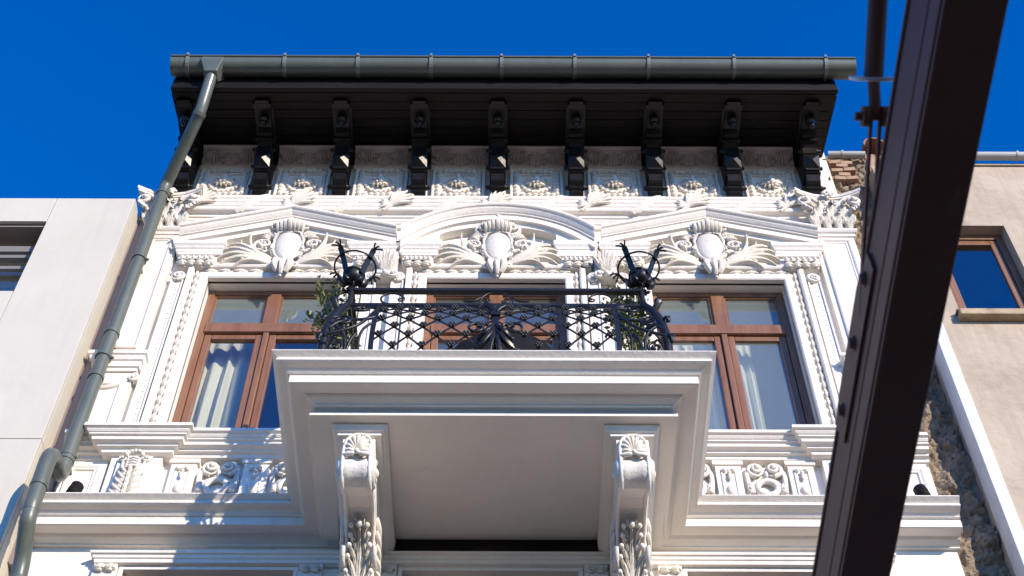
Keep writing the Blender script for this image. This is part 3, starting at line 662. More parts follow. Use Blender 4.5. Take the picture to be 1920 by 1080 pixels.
# --- main cornice wrapping the balcony
xb, yb, bs = 1.205, -1.34, .028
COR = [(-.06, 9.96), (.322, 9.953), (.33, 9.942), (.33, 9.936), (.288, 9.906), (.288, 9.898), (.296, 9.890), (.294, 9.876), (.278, 9.868), (.262, 9.864), (.235, 9.858), (.219, 9.845), (.216, 9.840), (.222, 9.832), (.212, 9.824), (.200, 9.822), (.200, 9.746), (.19, 9.742), (.10, 9.752), (.08, 9.735), (.03, 9.712), (.03, 9.70), (-.06, 9.70)]
mb = MB(); mb.prof_xy([(XL + .0, 0), (bs - xb, 0), (bs - xb, yb), (bs + xb, yb), (bs + xb, 0), (XR + .02, 0)], COR)
obj('cornice', mb, 'stucco', H)
mb = MB(); mb.box(bs - xb + .04, bs + xb - .04, yb + .04, .0, 9.78, 9.945)
slab = obj('balcony_slab', mb, 'stucco', H)
t = MB(); t.poly([(-1.295, 9.745), (-1.305, 9.70), (-1.33, 9.672), (-1.34, 9.665), (-1.34, 9.635), (-.02, 9.73), (-.02, 9.80), (-1.295, 9.80)], bs - 1.265, bs + 1.265, 'x')
obj('soffit_panel', t, 'stucco', slab)
# --- balcony consoles
for cx in (-.895, .98):
    t = MB()
    t.prof_xy([(cx - .15, -.02), (cx - .15, -1.22), (cx + .15, -1.22), (cx + .15, -.02)], [(-.1, 9.70), (.045, 9.70), (.04, 9.62), (.025, 9.605), (.02, 9.595), (.0, 9.59), (.0, 9.565), (-.02, 9.56), (-.1, 9.56)])
    con = obj('balcony_console', t, 'stucco', H)
    def nar(t): t.v = [(cx + (x - cx) * .80, y, z) for x, y, z in t.v]; return t
    prof = [(-.01, 9.58), (-1.19, 9.58), (-1.2, 9.46), (-1.2, 9.34), (-1.185, 9.27), (-1.14, 9.21), (-1.08, 9.19), (-1.02, 9.215), (-.98, 9.26), (-.90, 9.30), (-.78, 9.315), (-.66, 9.285), (-.56, 9.22), (-.48, 9.12), (-.43, 8.98), (-.40, 8.85), (-.33, 8.72), (-.24, 8.64), (-.12, 8.61), (-.01, 8.61)]
    t = MB(); t.poly(prof, cx - .138, cx + .138, 'x'); obj('console_body', nar(t), 'stucco', con)
    # raised side bands along the front curve
    t = MB()
    for q in (-1, 1):
        band = [(cx + q * .115, y - .012 if y < -.3 else y, z - .008) for y, z in prof[2:-1]]
        t.bar(band, .045, .03, nrm=(1, 0, 0)) if False else t.tube(band, .02, 6)
    obj('reed_band', nar(t), 'stucco', con)
    t = MB(); t.lathe([(.10, -.128), (.112, -.10), (.105, -.06), (.098, 0), (.105, .06), (.112, .10), (.10, .128)], (cx, -1.105, 9.30), 20, 'x'); obj('roll', nar(t), 'relief', con)
    for q in (-1, 1):
        t = MB(); t.lathe([(.105, 0), (.105, q * .024), (.085, q * .03), (.02, q * .034)], (cx + q * .128, -1.105, 9.30), 18, 'x')
        t.spiral((cx + q * .154, -1.105, 9.30), .09, .015, 1.5, .018, plane='yz', a0=PI / 2); t.blob((cx + q * .162, -1.105, 9.30), (.026, .035, .035), 8, 5); obj('volute', nar(t), 'relief', con)
        t = MB(); t.spiral((cx + q * .135, -.50, 9.12), .10, .015, 1.6, .022, plane='yz', a0=PI)
        for j in range(5):
            y = -.62 + .05 * j; t.blade(bez4((cx + q * .125, y + .2, 9.25 - .05 * j), (cx + q * .16, y + .1, 9.28 - .05 * j), (cx + q * .17, y, 9.26 - .06 * j), (cx + q * .14, y - .05, 9.33 - .08 * j), 6), .03, .025, nrm=(q, 0, 0), lobes=2)
        obj('side_leaf', nar(t), 'relief', con)
        t = MB(); t.spiral((cx + q * .135, -.33, 8.80), .09, .015, 1.5, .022, plane='yz', a0=0); obj('volute', nar(t), 'relief', con)
    t = MB()                                              # shell on the front
    t.lathe([(.115, -1.19), (.12, -1.215), (.105, -1.218), (.02, -1.20)], (cx, 0, 9.465), 22, 'y')
    t.torus((cx, -1.215, 9.462), .112, .016, 'y', 26, 7, -.75, PI + .75)
    for k in range(9):
        a = PI * (-.06 + 1.12 * k / 8)
        t.blade(bez((cx + .012 * math.cos(a), -1.215, 9.385), (cx + .05 * math.cos(a), -1.25, 9.40 + .07 * math.sin(a)), (cx + .10 * math.cos(a), -1.222, 9.43 + .125 * math.sin(a)), 6), lambda f: .006 + .011 * f, .020)
    t.blob((cx, -1.24, 9.375), (.026, .024, .022), 8, 5)
    for q in (-1, 1): t.tube([(cx + q * .02, -1.235, 9.362), (cx + q * .07, -1.24, 9.352), (cx + q * .125, -1.22, 9.362)], [.016, .018, .010], 7)
    obj('shell', nar(t), 'relief', con)
    t = MB()                                              # acanthus on the lower swell
    def on(f):                                            # point of the front curve and its normal
        cur = [(-.78, 9.315), (-.66, 9.285), (-.56, 9.22), (-.48, 9.12), (-.43, 8.98), (-.40, 8.85), (-.33, 8.72)]
        g = max(0, min(.999, f)) * 6; i = int(g); u = g - i; a, b = V(cur[i]), V(cur[i+1]); p_ = a + (b - a) * u; d = (b - a).normalized(); return p_, V((-d[1] * -1 if False else d[1], -d[0]))
    def lf(x0, f0, x1, f1, w, lift, lob=3):
        sp = []
        for k in range(9):
            u = k / 8; p_, nn = on(f0 + (f1 - f0) * u); lh = .015 + lift * u ** 2.2
            sp.append((cx + x0 + (x1 - x0) * u ** 1.4, p_[0] + nn[0] * lh, p_[1] + nn[1] * lh))
        pm, nm = on((f0 + f1) / 2); t.blade(sp, w, .03, nrm=(0, nm[0], nm[1]), lobes=lob, depth=.28)
    lf(0, 1.0, 0, .12, .030, .05, 4)
    for q in (-1, 1):
        for k in range(6):
            f0 = 1.0 - .125 * k; f1 = f0 - .24; xe = q * (.118 - .010 * k)
            lf(q * .008, f0, xe, f1, .026, .055, 2); lf(q * .008, f0 - .06, xe * .62, f1 - .06, .018, .045, 0)
            p_, nn = on(max(0, f1)); t.blob((cx + xe, p_[0] + nn[0] * .065, p_[1] + nn[1] * .065), (.024, .022, .022), 7, 5)
    p_, nn = on(.12); t.blob((cx, p_[0] + nn[0] * .065, p_[1] + nn[1] * .065), (.03, .026, .03), 8, 5)
    obj('acanthus_leaf', nar(t), 'relief', con)

bx('balcony_shade_strip', 'eave', H, -1.08, .83, -.075, .005, 9.565, 9.74)  # dark strip added to stand for the deep shade behind the soffit

# --- head moulding and surrounds of the floor below
mb = MB(); mb.prof_xy([(-2.86, .01), (-2.86, -.03), (2.90, -.03), (2.90, .01)], [(-.02, 9.50), (.025, 9.50), (.03, 9.53), (.04, 9.535), (.045, 9.56), (.06, 9.565), (.065, 9.585), (-.02, 9.60)])
obj('lower_head_moulding', mb, 'stucco', H)
for c in WC:
    hw = .62 if c else .64; mb = MB()
    mb.prof_xz([(c - hw, 6.6), (c - hw, 9.465), (c + hw, 9.465), (c + hw, 6.6)], [(0, .02), (0, -.03), (.03, -.035), (.03, -.02) if False else (.04, -.03), (.1, -.03), (.1, -.04), (.16, -.04), (.16, .02)] if False else [(0, .02), (0, -.02), (.03, -.022), (.034, -.014), (.035, .02)])
    su = obj('lower_surround', mb, 'stucco', H)
    for s in (-1, 1):
        a, b = sorted((c + s * (hw + .04), c + s * (hw + .21))); t = MB(); t.box(a, b, -.045, .01, 6.6, 9.5)
        o = obj('lower_strip', t, 'stucco', H)
        t = MB(); leaf_run(t, (a + .01, 9.44), (b - .01, 9.44), -.045, (0, 1), .05, .03); obj('leaf_moulding', t, 'relief', o)

# ------------------------------------------------------------------ gutter and downpipe
G = thing('rain_gutter', 'long grey-green half-round metal gutter along the dark eaves', 'gutter', (0, -1.0, 15.47))
GY, GZ, GR = -1.02, 15.525, .115; GL, GRt = -3.31, 3.62
t = MB(); rows = []
for x in (GL, GRt):
    rows.append([(x, GY - r * math.cos(a), GZ - r * math.sin(a)) for r, rng in ((GR, range(13)), (GR - .004, range(12, -1, -1))) for a in [PI * k / 12 for k in rng]])
t.rows(rows, True, True, False)
for i in range(len(t.sm)): t.sm[i] = len(t.f[i]) == 4
obj('trough', t, 'gutter', G)
t = MB(); t.lathe([(.013, GL), (.013, GRt)], (0, GY - GR - .004, GZ + .004), 10, 'x'); obj('rolled_lip', t, 'gutter', G)
for x in (GL - .001, GRt + .001):
    t = MB(); t.poly([(GY - GR * math.cos(a), GZ - GR * math.sin(a)) for a in [PI * k / 12 for k in range(13)]], x - .002, x + .002, 'x'); obj('end_cap', t, 'gutter', G)
stp = MB(); stp.rows([[(x, GY - r * math.cos(a), GZ - r * math.sin(a)) for r, rng in ((GR + .013, range(-1, 14)), (GR - .001, range(13, -2, -1))) for a in [PI * k / 12 for k in rng]] for x in (-.017, .017)], True)
stp.box(-.012, .012, GY - GR - .028, GY - GR + .01, GZ - .01, GZ + .035); stp = stp.mesh('gutter_strap')
for px in (347, 530, 668, 806, 939, 1077, 1216, 1377, 1550): obj('gutter_strap', stp, 'strap', G, ((px - 960) * .00537 + .15, 0, 0))
ox = -2.885
t = MB(); t.rows([[(ox + sx * a, GY - .005 + sy * b, z) for sx, sy in ((-1, -1), (1, -1), (1, 1), (-1, 1))] for a, b, z in ((.115, .122, GZ - .03), (.11, .121, GZ - .09), (.072, .075, GZ - .19), (.066, .066, GZ - .22))], True)
obj('outlet', t, 'gutter', G, bevel=.01)
D = thing('downpipe', 'grey-green metal downpipe running down beside the left pilaster', 'downpipe', (-3.27, -.3, 0))
def smooth_path(pts, r=.16, n=6):
    pts = [V(p) for p in pts]; out = [pts[0]]
    for i in range(1, len(pts) - 1):
        a = (pts[i-1] - pts[i]); b = (pts[i+1] - pts[i]); k = min(r, a.length * .49, b.length * .49)
        out += bez(pts[i] + a.normalized() * k, pts[i], pts[i] + b.normalized() * k, n)
    return out + [pts[-1]]
PR = .061
segs = [[(ox, GY, GZ - .2), (-2.93, -.88, 14.95), (-2.95, -.83, 14.87)], [(-2.95, -.83, 14.87), (-3.285, -.235, 14.5), (-3.29, -.22, 14.38)], [(-3.29, -.22, 14.38), (-3.285, -.22, 10.42)],
        [(-3.285, -.22, 10.42), (-3.285, -.22, 10.22), (-3.27, -.57, 10.16), (-3.255, -.57, 9.55), (-3.255, -.56, 9.5)], [(-3.255, -.56, 9.5), (-3.255, -.55, 9.42), (-3.27, -.36, 9.2), (-3.27, -.32, 9.05)], [(-3.27, -.32, 9.05), (-3.27, -.32, 0)]]
for k, sg in enumerate(segs):
    t = MB(); t.tube(smooth_path(sg), PR if k % 2 else PR - .0025, 18); obj('elbow' if k in (1, 3, 4) else 'pipe', t, 'gutter', D)
def collar(a, d, parent, nm='collar', rr=PR + .006, hl=.02):
    a = V(a); d = V(d).normalized(); t = MB(); t.tube([a - d * hl, a + d * hl], rr, 18); return obj(nm, t, 'gutter', parent)
for a, d in (((-2.95, -.83, 14.87), (-.3, .5, -.5)), ((-3.29, -.22, 14.34), (0, 0, 1)), ((-3.288, -.22, 12.05), (0, 0, 1)), ((-3.287, -.22, 11.45), (0, 0, 1)), ((-3.285, -.22, 10.42), (0, 0, 1)), ((-3.258, -.57, 9.75), (0, 0, 1)), ((-3.27, -.32, 9.05), (0, 0, 1)), ((-3.28, -.40, 10.19), (.04, -1, -.15))): collar(a, d, D)
for z in (11.72, 10.46, 13.2):
    t = MB(); t.tube([(-3.287, -.22, z - .016), (-3.287, -.22, z + .016)], PR + .009, 18); t.box(-3.30, -3.275, -.16, .01, z - .012, z + .012); t.blob((-3.21, -.22, z), .016, 6, 4); obj('wall_bracket', t, 'gutter', D)

# ------------------------------------------------------------------ wrought iron balcony railing
R_ = thing('balcony_railing', 'black wrought iron balcony railing with lattice, rosettes and bulging scrollwork', 'railing', (0, -1.3, 9.95))
CX0 = .03; RY = -1.28; ZT, ZM = 11.20, 11.01; HX = 1.12
BEL = [(0, 11.01), (.03, 10.93), (.085, 10.83), (.145, 10.70), (.195, 10.55), (.22, 10.40), (.222, 10.27), (.205, 10.13), (.18, 10.02), (.17, 9.965)]
def bel(z):
    for (o0, z0), (o1, z1) in zip(BEL, BEL[1:]):
        if z0 >= z >= z1: return o0 + (o1 - o0) * (z0 - z) / (z0 - z1)
    return 0 if z > ZM else .17
# arc-length steps along the belly
L_ = [0]
for (o0, z0), (o1, z1) in zip(BEL, BEL[1:]): L_.append(L_[-1] + math.hypot(o1 - o0, z1 - z0))
def bel_s(s):
    s = max(0, min(1, s)) * L_[-1]
    for i in range(len(BEL) - 1):
        if s <= L_[i+1] + 1e-9:
            u = (s - L_[i]) / (L_[i+1] - L_[i]); return BEL[i][0] + (BEL[i+1][0] - BEL[i][0]) * u, BEL[i][1] + (BEL[i+1][1] - BEL[i][1]) * u
    return BEL[-1]
fp = lambda x, z, d=0: V((CX0 + x, RY - bel(z) - d, z))
t = MB(); t.bar([(CX0 - HX, 0, ZT), (CX0 - HX, RY, ZT)], .045, .03, (0, 0, 1)); t.bar([(CX0 + HX, 0, ZT), (CX0 + HX, RY, ZT)], .045, .03, (0, 0, 1)); t.box(CX0 - HX - .02, CX0 + HX + .02, RY - .022, RY + .022, ZT - .016, ZT + .014)
obj('top_rail', t, 'iron', R_)
t = MB(); t.box(CX0 - HX, CX0 + HX, RY - .014, RY + .014, ZM - .014, ZM + .014); t.box(CX0 - HX - .014, CX0 - HX + .014, RY + .014, 0, ZM - .014, ZM + .014); t.box(CX0 + HX - .014, CX0 + HX + .014, RY + .014, 0, ZM - .014, ZM + .014)
obj('middle_rail', t, 'iron', R_)
t = MB(); yb_ = RY - .17; t.box(CX0 - HX - .12, CX0 + HX + .12, yb_ - .012, yb_ + .012, 9.965, 9.99)
for s in (-1, 1): x = CX0 + s * (HX + .13); t.box(x - .012, x + .012, yb_, 0, 9.965, 9.99)
obj('bottom_rail', t, 'iron', R_)
LX = .885; NR = 9; DX = .104
ros = MB(); ros.blob((0, -.006, 0), .014, 7, 4)
for k in range(6): a = k * PI / 3; ros.blob((.021 * math.cos(a), -.004, .021 * math.sin(a)), (.0125, .012, .0125), 6, 4)
ros = ros.mesh('rosette')
for fam in (1, -1):
    for k in range(-14, 23):
        pts = []; N = NR * 4
        for j in range(N + 1):
            r = NR * j / N; x = -LX + (k * 2 + fam * r + (0 if fam > 0 else 0)) * DX + .053
            if -LX <= x <= LX: o_, z_ = bel_s(j / N); pts.append(V((CX0 + x, RY - o_ + .004 * fam, z_)))
        if len(pts) > 4:
            t = MB(); t.bar(pts, .013, .008, (0, -1, 0)); obj('lattice_bar', t, 'iron', R_)
for r in range(1, NR + 1):
    for k in range(-2, 12):
        x = -LX + (2 * k + (r % 2)) * DX + .053 - (0 if True else 0)
        if -LX + .03 < x < LX - .03 and abs(x) > .05: o_, z_ = bel_s(r / NR - .012); obj('rosette', ros, 'iron', R_, (CX0 + x, RY - o_ - .012, z_ + .004))
for s in (-1, 1):                                          # inner posts
    t = MB(); t.bar([fp(s * LX, z) for z in [11.01 - .05 * k for k in range(21)]], .036, .018); obj('post', t, 'iron', R_)
    # corner post: S-curve swelling outwards on the diagonal
    d = V((s * .75, -.75, 0)); c0 = V((CX0 + s * HX, RY, 0))
    cp = [(0, ZT), (.0, 11.08), (.012, 11.0), (.05, 10.92), (.09, 10.82), (.13, 10.68), (.16, 10.5), (.17, 10.34), (.16, 10.18), (.14, 10.05), (.12, 9.965)]
    t = MB(); t.tube([c0 + d * o_ + V((0, 0, z)) for o_, z in cp], [.022, .022, .03, .034, .04, .042, .04, .036, .034, .032, .03], 10); po = obj('corner_post', t, 'iron', R_)
    t = MB()
    for k, (o0, z0, o1, z1, b) in enumerate(((.08, 10.84, .13, 10.96, .12), (.14, 10.66, .2, 10.62, .08), (.165, 10.45, .21, 10.36, .07), (.10, 10.80, .03, 10.62, -.1))):
        a = c0 + d * o0 + V((0, 0, z0)); e = c0 + d * o1 + V((0, 0, z1)); mid = (a + e) / 2 + d * b * .6 + V((0, 0, b * .5))
        t.blade(bez(a, mid, e, 8), .036, .018, nrm=(s * .3, -.9, .2), lobes=3); t.blob(e, .018, 8, 5)
    obj('iron_leaf', t, 'iron', po)
    # scrollwork between the inner and the corner post
    def scroll(pts2, r=.011):
        t.tube([fp(s * x, z, .004) for x, z in pts2], r, 7)
    def spi(x, z, r0, r1, turns, a0, sg, r=.011):
        pts2 = []
        for k in range(int(turns * 16) + 1):
            f = k / (turns * 16); q = r0 + (r1 - r0) * f; a = a0 + sg * 2 * PI * turns * f; pts2.append((x + q * math.cos(a), z + q * math.sin(a)))
        scroll(pts2, r); t.blob(fp(s * pts2[-1][0], pts2[-1][1], .004), r * 1.8, 7, 4)
    t = MB(); spi(1.0, 10.86, .10, .03, 1.3, PI, -1); scroll([(.90, 10.86), (.90, 10.95), (.97, 10.99)]); obj('scroll', t, 'iron', R_)
    t = MB(); scroll([(p.x, p.y) for p in bez4((.89, 10.62), (.98, 10.5), (1.12, 10.62), (1.2, 10.42), 14)], .013); spi(1.12, 10.55, .085, .02, 1.4, PI * .2, 1); obj('scroll', t, 'iron', R_)
    t = MB(); scroll([(p.x, p.y) for p in bez4((.90, 10.8), (.93, 10.45), (1.05, 10.4), (1.22, 10.34), 14)], .013); spi(.99, 10.10, .075, .018, 1.5, PI, -1); obj('scroll', t, 'iron', R_)
    t = MB(); scroll([(p.x, p.y) for p in bez4((.90, 10.5), (.99, 10.4), (1.0, 10.2), (.93, 9.98), 12)]); scroll([(p.x, p.y) for p in bez4((1.16, 10.45), (1.05, 10.35), (1.05, 10.15), (1.1, 9.98), 12)], .012); obj('scroll', t, 'iron', R_)
    t = MB(); scroll([(p.x, p.y) for p in bez4((1.0, 10.35), (1.08, 10.2), (1.02, 10.1), (1.16, 9.98), 12)]); spi(1.14, 10.2, .06, .015, 1.4, PI * .5, 1); obj('scroll', t, 'iron', R_)
    # C-scroll between middle and top rail
    t = MB(); pts = [V((CX0 + s * (.80 + .085 * math.cos(a) * (1 if a < PI * 1.2 else .9)), RY - .004, 11.09 + .075 * math.sin(a))) for a in [-.9 + 4.3 * k / 20 for k in range(21)]]
    t.tube(pts, .009, 7); t.spiral((CX0 + s * .735, RY - .004, 11.085), .035, .01, 1.0, .009, a0=PI * .6 if s > 0 else PI * .4, sgn=s); obj('scroll', t, 'iron', R_)
    # side panel: belly bars back to the wall
    for k in range(7):
        y = -1.16 + k * .175
        t = MB(); t.bar([V((CX0 + s * (HX + bel(z) * .95), y, z)) for z in [11.01 - .055 * j for j in range(20)]], .014, .012, (s, 0, 0)); obj('side_bar', t, 'iron', R_)
    for k in range(3):
        y = -1.05 + .35 * k; t = MB()
        for zc_, r0 in ((10.75, .09), (10.35, .11)):
            pts = []
            for j in range(25):
                f = j / 24; a = PI / 2 + f * 2.6 * PI; r = r0 * (1 - .8 * f); z = zc_ + r * math.sin(a); pts.append(V((CX0 + s * (HX + bel(z) * .95 + .012), y + r * math.cos(a), z)))
            t.tube(pts, .010, 7)
        obj('side_scroll', t, 'iron', R_)
    t = MB(); t.bar([(CX0 + s * HX, -.03, z) for z in (9.97, 10.5, ZT)], .03, .03, (0, -1, 0)); obj('wall_post', t, 'iron', R_)
# centre motif
t = MB(); t.bar([fp(0, z, .01) for z in [11.0 - .05 * k for k in range(21)]], .05, .02); ce = obj('centre_bar', t, 'iron', R_)
t = MB()
for s in (-1, 1):
    for (x1, z1, x2, z2, w) in ((.04, 10.2, .16, 10.13, .030), (.05, 10.3, .12, 10.25, .022), (.02, 10.12, .07, 10.0, .024)):
        t.blade([fp(s * p.x, p.y, .03 + .05 * math.sin(PI * k / 8)) for k, p in enumerate(bez((.0, 10.42), (x1, z1 - .06), (x2, z2), 8))], w, .025, lobes=2)
        t.blob(fp(s * x2, z2, .035), .022, 8, 5)
    for k in range(3):
        t.blade([fp(s * p.x, p.y, .02 + .03 * math.sin(PI * j / 7)) for j, p in enumerate(bez((.01, 10.72), (.03 + .02 * k, 10.82), (.04 + .035 * k, 10.92 - .05 * k), 7))], .017, .016)
    pts = []
    for j in range(23):
        f = j / 22; a = PI * .9 - f * 2.5 * PI; r = .085 * (1 - .75 * f); pts.append(fp(s * (.13 + r * math.cos(a)), 10.42 + r * math.sin(a), .01))
    t.tube(pts, .011, 7)
    t.tube([fp(s * p.x, p.y, .008) for p in bez4((.02, 10.66), (.12, 10.78), (.22, 10.86), (.34, 10.74), 12)], .009, 7)
    t.tube([V((CX0 + s * .125 * math.cos(a), RY - .006, 11.03 + .15 * math.sin(a))) for a in [PI / 2 - k * PI / 20 for k in range(13)]], .008, 7)
    t.tube([V((CX0 + s * p.x, RY - .006, p.y)) for p in bez4((.118, 11.11), (.15, 11.08), (.17, 11.04), (.25, 11.06), 8)], .008, 7)
    t.spiral((CX0 + s * .062, RY - .006, 11.06), .03, .006, 1.2, .009, a0=0 if s > 0 else PI, sgn=-s)
for z in (10.62, 10.66): t.box(CX0 - .035, CX0 + .035, RY - bel(z) - .04, RY - bel(z) + .01, z - .012, z + .012)
obj('iron_leaves', t, 'iron', ce)

# fire-basket finials on the corner posts
def basket(cx, cy, cz, label):
    k_ = .85
    o = thing('iron_torch_basket', label, 'torch basket', (cx, cy, cz), 'torch baskets on the balcony corners')
    t = MB(); t.tube([(cx, cy, cz), (cx, cy, cz + .08)], [.022, .014], 10); t.lathe([(r * k_ * .82, h * k_) for r, h in ((.02, .06), (.045, .08), (.02, .1), (.03, .12), (.085, .15), (.108, .20), (.112, .235), (.104, .24), (.085, .19), (.03, .14))], (cx, cy, cz), 20); obj('bowl', t, 'iron', o)
    t = MB(); t.torus((cx, cy, cz + .238 * k_), .092 * k_, .011, 'z', 26, 8); obj('bowl_rim', t, 'iron', o)
    t = MB(); t.torus((cx, cy, cz + .36 * k_), .178 * k_ + .012, .008, 'z', 34, 7); obj('ring', t, 'iron', o)
    for k in range(4):
        a = k * PI / 2 + PI / 4 + .12; d = V((math.cos(a), math.sin(a), 0)); b = V((cx, cy, cz))
        t = MB(); t.bar([b + (d * r + V((0, 0, z))) * k_ for r, z in ((.10, .19), (.125, .25), (.155, .32), (.18, .37), (.205, .43), (.225, .455))], .046, .007, nrm=tuple(d)); ar = obj('strap', t, 'iron', o)
        t = MB(); sd = V((-d.y, d.x, 0))
        for q in (-1, 0, 1): t.bar(bez(b + (d * .22 + V((0, 0, .45))) * k_, b + (d * .25 + sd * q * .03 + V((0, 0, .49))) * k_, b + (d * .285 + sd * q * .05 + V((0, 0, .45))) * k_, 5), .013, .008, nrm=(0, 0, 1))
        obj('curled_tip', t, 'iron', ar)
        t = MB(); t.blade(bez(b + V((0, 0, .05)) + d * .025, b + d * .10 + V((0, 0, .03)), b + d * .10 + V((0, 0, .11)), 6), .03, .012, nrm=tuple(d)); obj('cup_leaf', t, 'iron', o)
        e = V((math.cos(a + PI / 4), math.sin(a + PI / 4), 0)); t = MB(); t.blade(bez(b + V((0, 0, .06)) + e * .03, b + e * .115 + V((0, 0, .05)), b + e * .11 + V((0, 0, .15)), 6), .032, .012, nrm=tuple(e)); obj('cup_leaf', t, 'iron', o)
basket(CX0 - HX + .0, RY, ZT + .012, 'black iron torch basket on railing corner beside the downpipe-side window')
basket(CX0 + HX, RY, ZT + .012, 'black iron torch basket on railing corner beside the canopy-side window')

# potted plants behind the corner posts
def plant(cx, cy, h, lean, label, n=800):
    o = thing('potted_plant', label, 'plant', (cx, cy, 9.95), 'potted plants on the balcony')
    t = MB(); t.lathe([(.02, 9.947), (.10, 9.947), (.13, 10.22), (.145, 10.23), (.145, 10.26), (.12, 10.26), (.11, 10.2), (.02, 10.2)], (cx, cy, 0), 18); obj('pot', t, 'pot', o)
    stems = []; t = MB()
    for k in range(9):
        a = k * 2 * PI / 9; top = V((cx + lean * .9 + .13 * math.cos(a), cy + .10 * math.sin(a), 10.2 + h * random.uniform(.65, 1.0)))
        sp = bez((cx + .04 * math.cos(a), cy + .04 * math.sin(a), 10.18), (cx + .06 * math.cos(a), cy, 10.2 + h * .5), top, 8); stems.append(sp); t.tube(sp, .006, 5)
    obj('stem', t, 'leaf', o)
    t = MB()
    for k in range(n):
        sp = random.choice(stems); p_ = sp[random.randint(4, 8)] + V((random.gauss(0, .035), random.gauss(0, .035), random.gauss(0, .03)))
        d = V((random.gauss(0, 1), random.gauss(0, 1), random.gauss(.3, .7))).normalized(); u = d.orthogonal().normalized(); u = Matrix.Rotation(random.uniform(0, 6.3), 3, d) @ u; w = d.cross(u)
        L = random.uniform(.035, .062); t.add([p_, p_ + d * L * .5 + u * L * .28, p_ + d * L + w * L * .12, p_ + d * L * .5 - u * L * .28], [(0, 1, 2, 3)], True)
    tag(obj('foliage', t, 'leaf', o), None, None)
plant(CX0 - HX - .06, -1.02, 1.5, -.16, 'leafy green potted plant behind the railing corner beside the curtained window')
plant(CX0 + HX - .06, -1.02, 1.58, -.05, 'leafy green potted plant behind the railing corner toward the brown steel beam')

# folded round table on the balcony
TB = thing('folded_round_table', 'black round folding table stood upright behind the balcony railing', 'table', (.08, -.62, 9.95))
t = MB(); t.lathe([(.02, -.65), (.44, -.65), (.45, -.64), (.45, -.615), (.44, -.605), (.02, -.605)], (.08, 0, 11.10), 40, 'y'); obj('table_top', t, 'black', TB)
for s in (-1, 1):
    t = MB(); t.tube([(.08 + s * .22, -.58, 9.947), (.08 - s * .18, -.58 + .02 * s, 11.2)], .014, 8); obj('leg', t, 'black', TB)

# curtains
def curtain(x0, x1, z0, z1, y, label, ph=0, amp=.055, n=6):
    t = MB(); N = 120; rows = []
    for j in range(11):
        f = j / 10; z = z1 + (z0 - z1) * f; row = []
        for i in range(N + 1):
            u = i / N; a = amp * (.10 + .90 * min(1, f * 2.2)); k = u * n * 2 * PI + ph
            row.append((x0 + (x1 - x0) * u + .012 * math.sin(k * .5 + f * 2), y + a * math.sin(k + .8 * math.sin(u * 7 + ph)) + .015 * math.sin(3 * u * PI + f * 2), z))
        rows.append(row)
    t.rows(rows, False, False, True); o = obj('curtain', t, 'curtain'); tag(o, label, 'curtain', 'curtains behind the windows')
    m_ = o.modifiers.new('s', 'SOLIDIFY'); m_.thickness = .002
curtain(-2.68, -2.03, 10.3, 12.88, .34, 'pale pleated curtain behind the casement near the downpipe', .4)
curtain(1.42, 1.95, 10.3, 12.88, .34, 'pale pleated curtain behind the casement beside the balcony slab', 1.1, n=5)
curtain(2.06, 2.34, 10.3, 12.88, .36, 'narrow pale curtain bunched beside the mullion of its window', 2.0, n=3)

# floodlights on the cornice
def flood(x, y, lean, label):
    o = thing('floodlight', label, 'floodlight', (x, y, 9.953), 'floodlights on the cornice')
    t = MB(); t.box(x - .045, x + .045, y - .03, y + .03, 9.952, 9.964); t.tube([(x, y, 9.96), (x, y, 10.02)], .012, 8); obj('base', t, 'black', o)
    d = V((lean, .12, 1)).normalized(); a = V((x, y, 10.0)); t = MB(); t.tube([a, a + d * .05, a + d * .051, a + d * .13, a + d * .131, a + d * .18], [.046, .05, .054, .054, .05, .05], 16); obj('housing', t, 'black', o)
    t = MB(); t.tube([a + d * .178, a + d * .184], .044, 16); obj('lens', t, 'white', o)
flood(-3.165, -.2, .12, 'small black floodlight on the cornice beside the downpipe elbow')
flood(3.27, -.2, -.12, 'small black floodlight on the cornice beside the rough stone edge')

# ------------------------------------------------------------------ left neighbour
LB = thing('modern_building', 'plain building clad in large pale stone panels beside the downpipe', 'building', (-6, 0, 0))
mb = MB(); mb.box(-9, -3.56, -.05, 9, 0, 14.05); obj('core', mb, 'tan', LB) if False else None
LX1 = -3.50; FY = -.30; g = .006
def panel(x0, x1, z0, z1, th=.04):
    bx('cladding_panel', 'travertine', LB, x0 + g / 2, x1 - g / 2, FY, FY + th, z0 + g / 2, z1 - g / 2, bevel=.004)
for z0, z1 in ((0, 3.5), (3.5, 7.04), (7.04, 10.585), (10.585, 14.14)): panel(-4.262, LX1, z0, z1)
panel(-6.6, -4.262, 13.72, 14.14); panel(-6.6, -4.262, 10.585, 12.58); panel(-6.6, -4.262, 7.04, 10.585); panel(-6.6, -4.262, 3.5, 7.04); panel(-6.6, -4.262, 0, 3.5); panel(-9, -6.6, 0, 14.14)
for z0, z1 in ((0, 3.5), (3.5, 7.04), (7.04, 10.585), (10.585, 14.138)): bx('side_panel', 'travertine', LB, LX1 - .05, LX1 - .001, FY + .042, .3, z0 + g / 2, z1 - g / 2)
bx('parapet_cap', 'travertine', LB, -9, LX1 - .002, FY + .041, 9, 14.06, 14.135)
mb = MB(); mb.box(-9, -4.36, FY + .05, 9, 0, 12.57); mb.box(-9, LX1 - .055, .35, 9, 12.57, 14.05); mb.box(-4.26, LX1 - .055, FY + .05, 9, 0, 12.57); mb.box(-4.255, LX1 - .056, FY + .045, .35, 12.57, 14.05); mb.box(-9, -4.26, FY + .045, .35, 13.725, 14.05); mb.box(-9, -6.6, FY + .045, .35, 12.57, 13.725)
obj('wall', mb, 'travertine', LB)
